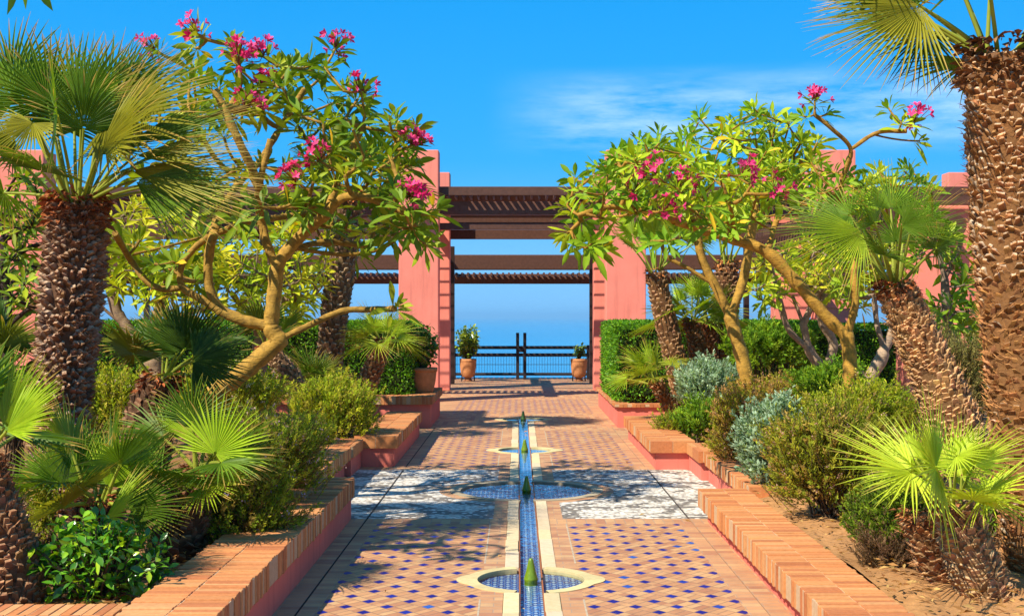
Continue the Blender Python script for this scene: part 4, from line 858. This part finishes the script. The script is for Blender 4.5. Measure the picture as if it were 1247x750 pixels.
frangipani('frangipani on the right with a long ochre bough arching left over the garden', 12.0,
    [[(1033, 500), (1034, 470), (1035, 440), (1031, 408)], [(1031, 410), (1003, 382), (972, 346), (935, 308), (895, 292), (848, 278), (800, 262, 11.7), (750, 252, 11.6), (705, 262, 11.4)], [(1031, 408), (1041, 372), (1040, 335), (1043, 300, 12.2)], [(1041, 340), (1060, 310, 12.6), (1100, 275, 12.9), (1135, 262, 13)],
     [(1043, 300, 12.2), (1022, 262, 12.2), (1027, 215, 12), (1036, 182, 11.9), (1013, 157, 11.8), (992, 140, 11.8)], [(1036, 182, 11.9), (1068, 162, 11.9), (1104, 160, 11.9)], [(935, 308), (945, 270, 12.3), (960, 235, 12.6)], [(848, 278), (835, 245, 12), (825, 215, 12.2)], [(895, 292), (890, 255, 11.5), (880, 225, 11.4)]],
    [(745, 238, 60, 42, 11.7, .8, 24), (800, 200, 60, 38, 12, .9, 24), (870, 235, 70, 45, 11.8, .9, 24), (960, 225, 55, 48, 12.3, 1.0, 22), (1025, 235, 55, 38, 12.3, .9, 20), (1090, 225, 55, 25, 13, .8, 14), (715, 290, 35, 22, 11.5, .5, 7), (1125, 245, 40, 30, 13.2, .6, 8)], 42,
    flowers=[(992, 122, 11.8), (1112, 150, 11.9), (800, 214, 11.2), (824, 226, 11.6), (772, 236, 11.3), (806, 258, 11.1), (902, 214, 11.0), (942, 236, 11.4)], extra=[(1082, 132, 11.9), (1008, 138, 11.8), (978, 142, 11.7), (1120, 172, 12), (1098, 150, 11.8), (690, 250, 11.5), (690, 285, 11.5)], r0=.068, bark=(.45, .24, .035), ln=(.19, .27), rt=.009, fln=(12, 18))
frangipani('forked frangipani on the right with a smooth ochre trunk rising from silver shrubs', 15.0,
    [[(914, 485), (906, 445), (897, 412), (889, 384)], [(889, 385), (872, 350), (854, 312), (849, 270), (855, 230)], [(889, 385), (904, 345), (911, 310), (918, 265), (925, 215)], [(870, 347), (838, 327), (812, 312), (804, 290)], [(849, 280), (815, 255), (785, 230)], [(918, 265), (955, 235), (975, 205)]],
    [(850, 180, 62, 38, 15, 1.0, 24), (920, 165, 55, 42, 15.2, 1.0, 26), (965, 195, 38, 40, 15.3, .9, 14), (790, 205, 50, 40, 15.3, .8, 16), (880, 220, 70, 30, 15, 1, 14), (815, 290, 25, 18, 14.8, .5, 5)], 43,
    flowers=[], r0=.082, bark=(.45, .25, .04), ln=(.22, .32))
gb_ = 'leafy trees behind the front planting'
BGC = np.array(((.27, .36, .025), (.34, .40, .03), (.18, .29, .025), (.42, .43, .035)))
frangipani('yellow green leafy tree behind the tall left palm', 18.0, [[(195, 470), (184, 437), (160, 405), (142, 380)], [(184, 437), (190, 390), (200, 340)], [(142, 380), (130, 330), (120, 290)], [(160, 405), (120, 370), (90, 340)]],
    [(190, 320, 60, 62, 18, 1.2, 62), (125, 300, 45, 55, 18.3, 1, 34), (240, 340, 50, 55, 18, .9, 36), (215, 260, 60, 40, 18.3, .9, 26)], 51, r0=.12, group=gb_, bark=(.30, .2, .11), ln=(.22, .3), cols=BGC, name='leafy_tree')
frangipani('dense yellow green tree behind the forked limbs of the left frangipani', 18.5, [[(318, 470), (316, 420), (310, 370)], [(316, 420), (340, 380), (360, 340)], [(310, 370), (290, 330)]],
    [(300, 320, 60, 50, 18.5, 1.2, 56), (360, 320, 45, 52, 18.6, 1, 38), (335, 375, 50, 28, 18.2, .8, 22)], 52, r0=.1, group=gb_, bark=(.3, .2, .11), ln=(.22, .3), cols=BGC, name='leafy_tree')
frangipani('dark twigged tree at the left edge below the palm fronds', 14.0, [[(10, 470), (8, 410), (6, 350), (4, 280)], [(8, 350), (35, 330), (60, 325)], [(6, 320), (40, 300), (70, 295)], [(8, 400), (30, 380), (45, 372)]],
    [(20, 255, 40, 45, 14, .9, 32), (25, 340, 40, 45, 14, .8, 28)], 53, r0=.07, group=gb_, bark=(.06, .035, .025), ln=(.18, .26), cols=np.array(((.10, .18, .02), (.2, .27, .02), (.07, .14, .02))), name='leafy_tree')
frangipani('multi stemmed tree with bare grey stems behind the right frangipani', 17.0, [[(1006, 490), (1003, 455), (985, 425), (978, 395), (965, 360)], [(985, 425), (960, 400), (948, 360), (938, 320)], [(1003, 455), (1015, 420), (1000, 385), (1010, 345)], [(978, 395), (1000, 350), (1025, 320)]],
    [(945, 335, 40, 38, 17, .9, 28), (1000, 325, 50, 40, 17.3, 1, 36), (1040, 340, 35, 40, 17.2, .7, 20)], 54, r0=.1, group=gb_, bark=(.40, .27, .16), ln=(.2, .28), cols=BGC, name='leafy_tree')
frangipani('pale stemmed tree between the right frangipani and the leaning palm', 15.5, [[(1062, 500), (1058, 465), (1075, 430), (1068, 395), (1064, 360)], [(1058, 465), (1040, 440), (1022, 420)], [(1075, 430), (1090, 395), (1095, 350)]],
    [(1075, 320, 40, 28, 15.5, .8, 14), (1035, 345, 25, 20, 15.5, .6, 7)], 55, r0=.085, group=gb_, bark=(.42, .29, .18), ln=(.2, .28), cols=BGC, name='leafy_tree')
frangipani('broad leaved frangipani in front of the pink pillar beside the big right palm', 13.5, [[(1180, 500), (1172, 450), (1160, 410), (1152, 385)], [(1160, 410), (1140, 395)], [(1152, 385), (1150, 340), (1140, 300), (1120, 268)], [(1150, 340), (1165, 310), (1172, 290)]],
    [(1160, 385, 32, 26, 13.5, .6, 14), (1135, 300, 30, 20, 13.5, .6, 7), (1170, 330, 16, 30, 13.5, .5, 6)], 56, r0=.07, group=gb_, bark=(.28, .2, .13), ln=(.22, .32), cols=np.array(((.09, .2, .02), (.14, .25, .025), (.2, .28, .02))), name='leafy_tree')
def twig_corner():
    rg = np.random.default_rng(9); 
frangipani('overhanging tree whose lowest leaf tips enter at the top left corner', 7.5, [[(-420, 800), (-400, 500), (-330, 200), (-200, -60), (-60, -120), (15, -75)]], [(-120, -150, 90, 60, 7.5, .5, 9)], 57, extra=[(30, -35, 7.4)], r0=.1, bark=(.3, .22, .12), ln=(.24, .3), name='leafy_tree')

# ------------------------------------------------------------------ shrubs
def shrub(label, cx, cy, rx, ry, d, seed, n=520, cols=None, leaf=(.03, .045), lw=.011, per=26, up=.8, name='shrub', flower=None, fl_n=0, group=None, mat='matte', shoot=.24, thick=1.0):
    rg = np.random.default_rng(seed); c = at(cx, cy, d); s = d / F_PX; rx, ry, n = rx * 1.12, ry * 1.12, int(n * 1.35); rr = np.array((rx * s, min(rx * s, 1.0) * .9, ry * s)); base = c.copy(); base[2] = .22
    zb = max(.2, c[2] - rr[2]); t = thing(name, base, label, 'shrub', group)
    cols = np.array(cols if cols is not None else ((.13, .17, .02), (.19, .22, .025), (.09, .13, .02)))
    v = rg.normal(size=(n, 3)); v /= np.linalg.norm(v, axis=1)[:, None]; v[:, 2] = np.where(v[:, 2] < -.35, -v[:, 2] * .9, v[:, 2])
    lump = 1 + .13 * np.sin(v[:, 0] * 5 + seed) * np.cos(v[:, 1] * 4 + seed * 2) + .1 * np.sin(v[:, 2] * 7 + seed) + rg.normal(0, .06, n)
    tip = c + v * rr * (lump * rg.uniform(.62, 1.04, n) ** .6)[:, None]; tip[:, 2] = np.maximum(tip[:, 2], .3)
    dr = nrm(v * np.array((1, 1, .6)) + np.array((0, 0, up)) + rg.normal(0, .22, (n, 3))); L = shoot * rg.uniform(.7, 1.5, n); tip = tip + dr * (np.where(rg.random(n) < .22, rg.uniform(.04, .13, n), 0))[:, None]; st = tip - dr * L[:, None]
    sc = cols[rg.integers(0, len(cols), n)] * rg.uniform(.75, 1.2, (n, 1))
    m = MB(); m.chips(st, dr, rg.normal(size=(n, 3)), L, .008, np.tile((.14, .095, .045), (n, 1)))
    # branching stems from the foot
    k = min(60, n // 8); ii = rg.integers(0, n, k)
    for i in ii:
        f = base + np.array((rg.normal(0, .06), rg.normal(0, .06), 0)); q = st[i]; m.tube(np.stack((f, f + (q - f) * .5 + np.array((0, 0, .05)), q)), (.009, .007, .004), 5, (.13, .085, .045), caps=False)
    part('branches', m, M['bark'], t)
    m = MB(); f = rg.uniform(.12, 1.0, (n, per)); p = st[:, None] + dr[:, None] * (L[:, None] * f)[..., None]; a = rg.uniform(0, 2 * math.pi, (n, per))
    u = nrm(np.cross(dr, (.3, .5, .2))); w = np.cross(dr, u); o = np.cos(a)[..., None] * u[:, None] + np.sin(a)[..., None] * w[:, None]
    dd = dr[:, None] * .85 + o * .75; ll = rg.uniform(*leaf, (n, per)); cc = np.repeat(sc, per, 0) * rg.uniform(.75, 1.25, (n * per, 1))
    m.chips(p.reshape(-1, 3), dd.reshape(-1, 3), (o + rg.normal(0, .5, o.shape)).reshape(-1, 3), ll.ravel(), ll.ravel() * lw / .035 * rg.uniform(.8, 1.3, n * per) * thick, cc); part('foliage', m, M[mat], t)
    if fl_n:
        j = rg.integers(0, n, fl_n); B = tip[j] - dr[j] * (.05 * rg.random((fl_n, 1))); B = np.repeat(B, 5, 0) + rg.normal(0, .008, (fl_n * 5, 3)); m = MB()
        m.chips(B, rg.normal(size=B.shape) + np.array((0, -.3, .5)), rg.normal(size=B.shape), .018, .013, np.array(flower) * rg.uniform(.7, 1.2, (len(B), 1))); part('blossom', m, M['petal'], t)
    return t
YG = ((.27, .36, .025), (.35, .40, .032), (.20, .29, .022), (.34, .33, .06)); DG = ((.14, .23, .02), (.22, .30, .028), (.30, .35, .035), (.2, .16, .05)); BRN = ((.29, .26, .04), (.36, .25, .08), (.2, .22, .03), (.40, .26, .12), (.25, .28, .03)); SIL = ((.24, .36, .34), (.30, .43, .42), (.18, .30, .28)); BG = ((.12, .25, .02), (.2, .32, .025), (.09, .19, .02)); MB_ = ((.2, .26, .025), (.29, .31, .035), (.32, .24, .08), (.16, .21, .025))
shrub('upright yellow green rosemary bush on the middle left planter', 408, 502, 50, 44, 15.6, 61, 620, YG, (.035, .05), up=1.3, shoot=.3)
shrub('second yellow green rosemary trailing over the coping below the upright one', 372, 535, 34, 30, 14.6, 62, 380, YG, (.03, .045), up=1.0, flower=(.5, .4, .5), fl_n=30)
shrub('pale flowering yellow green bush under the frangipani bole', 270, 480, 75, 34, 13.0, 63, 760, YG, (.03, .045), flower=(.75, .62, .5), fl_n=160)
shrub('tall sparse yellow green shrub left of the dark fan palm', 145, 500, 42, 48, 12.2, 64, 420, YG, (.03, .045), up=1.6, shoot=.32, flower=(.7, .6, .45), fl_n=90)
shrub('dark green rosemary mound spilling onto the near left brick seat', 298, 622, 62, 60, 8.7, 65, 900, DG, (.028, .04), lw=.008, flower=(.5, .45, .6), fl_n=50)
shrub('mixed brown green heathy bush behind the dark rosemary mound', 322, 560, 68, 55, 9.9, 66, 900, DG, (.028, .04), lw=.008, flower=(.55, .4, .35), fl_n=160)
shrub('brownish rosemary at the far end of the near left seat', 352, 580, 36, 42, 10.8, 67, 420, DG, (.028, .04), lw=.008, flower=(.5, .4, .5), fl_n=60)
shrub('round silver grey shrub beside the slim right palms', 862, 474, 36, 38, 17.8, 68, 420, SIL, (.04, .06), up=1.0, shoot=.26, name='silver_shrub', thick=1.3)
shrub('tall silver grey shrub among the brown bushes near the right seat', 945, 548, 42, 62, 11.4, 69, 520, SIL, (.035, .05), up=1.0, shoot=.24, name='silver_shrub', thick=1.3)
shrub('bright green low bush on the middle right planter', 858, 512, 34, 22, 16.0, 70, 360, BG, (.04, .06), up=.9)
shrub('small dark mat of foliage on the middle right coping', 822, 516, 24, 14, 16.6, 71, 180, DG, (.03, .045))
shrub('brown flowered bush directly in front of the silver grey shrub on the right', 905, 530, 42, 52, 13.4, 72, 640, BRN, (.03, .042), flower=(.5, .3, .2), fl_n=200)
shrub('wide brown flowering bush around the forked frangipani trunk', 960, 488, 70, 30, 15.0, 73, 640, BRN, (.03, .042), flower=(.55, .32, .22), fl_n=240)
shrub('large olive green bush beside the near right brick seat', 1015, 568, 76, 78, 9.9, 74, 1300, MB_, (.028, .042), lw=.010, flower=(.55, .36, .25), fl_n=220)
shrub('yellow green bush at the foot of the ochre frangipani trunk', 1055, 505, 62, 38, 11.6, 75, 640, YG, (.03, .042), flower=(.5, .35, .2), fl_n=120)
shrub('dark green bush shaded by the small lime fan palm', 1092, 640, 56, 54, 8.3, 76, 900, ((.10, .18, .016), (.16, .25, .02), (.07, .13, .015)), (.02, .032), lw=.013)
shrub('dry purplish brown tuft on the soil before the dark bush', 1082, 668, 40, 24, 8.1, 77, 360, ((.17, .10, .08), (.22, .14, .10), (.12, .08, .05)), (.02, .03), lw=.006)
shrub('grey green twiggy shrub left of the big right palm', 1168, 470, 42, 58, 12.3, 78, 620, ((.20, .19, .08), (.27, .25, .11), (.15, .16, .06)), (.022, .034), lw=.009)
shrub('fresh green sprig at the foot of the big right palm', 1218, 618, 20, 36, 8.9, 79, 220, BG, (.02, .03), lw=.014)
shrub('loose green bush behind the brown flowering bush on the right', 935, 428, 50, 34, 18.6, 80, 420, BG, (.05, .08), up=.6)
shrub('low green bush between the bare grey stems', 1012, 470, 42, 26, 14.2, 81, 320, BG, (.04, .06))
shrub('small grey blue shrub at the left edge behind the bushy fan palm', 18, 505, 34, 28, 10.6, 82, 260, ((.14, .17, .15), (.2, .23, .2)), (.03, .05))
shrub('tiny olive sprig on the soil below the bushy left fan palm', 52, 622, 14, 24, 8.0, 83, 110, YG, (.02, .03))

def broadleaf(label, loc, rx, ry, rz, n, ln, cols, seed, name='broadleaf_shrub', wr=.48, cz=None, mat='gloss'):
    rg = np.random.default_rng(seed); loc = np.asarray(loc, float); t = thing(name, loc, label, 'shrub'); c = loc + np.array((0, 0, rz if cz is None else cz)); m = MB(); cols = np.array(cols)
    v = rg.normal(size=(n, 3)); v /= np.linalg.norm(v, axis=1)[:, None]; tp = c + v * np.array((rx, ry, rz)) * rg.uniform(.55, 1.02, (n, 1)); tp[:, 2] = np.maximum(tp[:, 2], loc[2] + .04); B, D, L = [], [], []
    for p in tp:
        st = loc + (p - loc) * np.array((.35, .35, .2)) * rg.uniform(.3, 1); mid = .5 * (st + p) + np.array((0, 0, .03)); q = np.stack((loc + rg.normal(0, .03, 3) * (1, 1, 0), st, mid, p)); m.tube(q, (.009, .007, .005, .003), 5, (.14, .10, .05), caps=False); d = nrm(p - mid)
        for k in range(8): B.append(p - d * .016 * k * (ln / .07)); D.append(nrm(d * .5 + rg.normal(0, .75, 3) + (0, -.05, .15))); L.append(ln * rg.uniform(.65, 1.2))
    part('branches', m, M['bark'], t); m = MB(); L = np.array(L); N = len(L); m.leaves(B, D, rg.normal(0, .45, (N, 3)) + (0, -.2, 1), L, L * wr, .18, cols[rg.integers(0, len(cols), N)] * rg.uniform(.75, 1.2, (N, 1)), nseg=4, fold=.12, peak=.5, stalk=.06); part('foliage', m, M[mat], t); return t
LG = ((.05, .17, .012), (.08, .23, .015), (.14, .31, .02), (.22, .36, .02), (.035, .12, .012))
b = at(118, 705, 6.95); broadleaf('glossy broad leaved green shrub at the left front corner', (b[0], b[1], .25), .46, .32, .26, 190, .072, LG, 91, cz=.22)
b = at(570, 436, 35.3); broadleaf('bushy green plant in the left railing pot', (b[0], b[1], .60), .36, .34, .48, 110, .13, ((.08, .16, .02), (.16, .26, .03), (.26, .34, .05)), 92, 'potted_plant')
b = at(705, 436, 35.3); broadleaf('small sparse plant in the right railing pot', (b[0], b[1], .60), .2, .2, .2, 22, .12, ((.08, .16, .02), (.14, .22, .03)), 93, 'potted_plant', cz=.3)
broadleaf('tall leafy plant in the pot on the far left planter', (-1.70, 21.6, .92), .28, .28, .42, 110, .085, ((.05, .14, .015), (.10, .22, .02), (.16, .28, .02)), 94, 'potted_plant', cz=.40)

# ------------------------------------------------------------------ clipped hedges
def hedge(label, lo, hi, seed, dens=1300, cols=((.06, .19, .014), (.09, .25, .016), (.14, .31, .02), (.045, .13, .012)), ls=.05, name='clipped_hedge'):
    rg = np.random.default_rng(seed); lo = np.array(lo, float); hi = np.array(hi, float); S = hi - lo; t = thing(name, ((lo[0] + hi[0]) / 2, (lo[1] + hi[1]) / 2, lo[2]), label, 'hedge'); cols = np.array(cols)
    m = MB(); m.box(lo + .14, hi - .14, (.02, .035, .01)); m.box((lo[0] + .3, lo[1] + .3, .1), (hi[0] - .3, hi[1] - .3, lo[2] + .15), (.05, .035, .02)); part('dark_core', m, M['matte'], t)  # solid boxes inside the leaves, inner shade put into their dark colour
    m = MB(); B = []; Nn = []
    for ax, sgn, A in ((1, -1, S[0] * S[2]), (2, 1, S[0] * S[1]), (0, 1, S[1] * S[2]), (0, -1, S[1] * S[2])):
        n = int(A * dens); p = lo + rg.random((n, 3)) * S; bump = .045 * np.sin(p.sum(1) * 7 + seed) * np.cos(p[:, 0] * 5 - p[:, 2] * 6) + .03 * np.sin(p[:, 0] * 17) * np.sin(p[:, 2] * 15)
        p[:, ax] = (hi if sgn > 0 else lo)[ax] - sgn * (rg.random(n) ** 2 * .15 + bump + .02); nn = np.zeros((n, 3)); nn[:, ax] = sgn; B.append(p); Nn.append(nn)
    B = np.concatenate(B); Nn = np.concatenate(Nn); n = len(B); c = (lo + hi) / 2; h = S / 2
    q = (B - c) / h; ex = np.sum(np.maximum(np.abs(q) - .88, 0) ** 2, 1); B = c + (B - c) * (1 - np.clip(ex * 2.2, 0, .05))[:, None]
    B[:, 2] = np.maximum(B[:, 2], lo[2] - .03)
    m.chips(B, Nn * .6 + rg.normal(0, .6, (n, 3)) + (0, 0, .25), rg.normal(size=(n, 3)), ls * rg.uniform(.7, 1.3, n), ls * .55 * rg.uniform(.8, 1.2, n), cols[rg.integers(0, len(cols), n)] * rg.uniform(.7, 1.25, (n, 1))); part('foliage', m, M['leaf'], t)
hedge('clipped dark green hedge behind the left planting', (-9.5, 20.96, .42), (-1.72, 23.4, 1.72), 101)
hedge('clipped hedge with a sunlit left end on the far right planter', (1.44, 20.83, .36), (5.2, 24.5, 1.72), 102)
hedge('long green hedge behind the bare stems on the right', (5.35, 23.6, .25), (13.5, 25.4, 1.66), 103, cols=((.07, .22, .014), (.12, .30, .018), (.17, .34, .02), (.05, .15, .012)))

# ------------------------------------------------------------------ litter and small things
def litter(name, regions, seed, mat='matte'):
    rg = np.random.default_rng(seed); m = MB()
    for x0, x1, y0, y1, z, n in regions:
        p = np.stack((rg.uniform(x0, x1, n), rg.uniform(y0, y1, n), np.full(n, z) + rg.uniform(0, .02, n)), 1); a = rg.uniform(0, 6.28, n); L = rg.uniform(.02, .08, n)
        m.leaves(p, np.stack((np.cos(a), np.sin(a), rg.normal(0, .12, n)), 1), np.array((0, 0, 1.)) + rg.normal(0, .35, (n, 3)), L, L * rg.uniform(.12, .5, n), .05, np.array(((.30, .17, .08), (.2, .1, .05), (.42, .3, .15)))[rg.integers(0, 3, n)] * rg.uniform(.6, 1.2, (n, 1)), nseg=2)
    return solo(name, m, M[mat], 'stuff')
litter('leaf_litter', [(-5, -2.1, 6.4, 11, .255, 2600), (1.95, 4.6, 5.5, 13, .27, 3600), (-1.5, 1.45, 6, 20, .003, 40), (-2.9, -2.2, 6.4, 7.2, .27, 900), (2.2, 6, 12, 18, .28, 900), (-6, -2.2, 11, 19, .27, 1200)], 111)
m = MB(); hp = [at(240, 742, 6.6) * (1, 1, 0) + (0, 0, .27), at(285, 700, 7.0) * (1, 1, 0) + (0, 0, .28)]
m.tube(catmull([(-2.2, 6.55, .275), (-2.12, 6.9, .28), (-2.05, 7.3, .275), (-2.1, 7.9, .27)], 8), .011, 8, (.03, .03, .03))
solo('irrigation_hose', m, M['rubber'], None, label='black irrigation hose lying on the soil behind the near left seat', cat='hose')
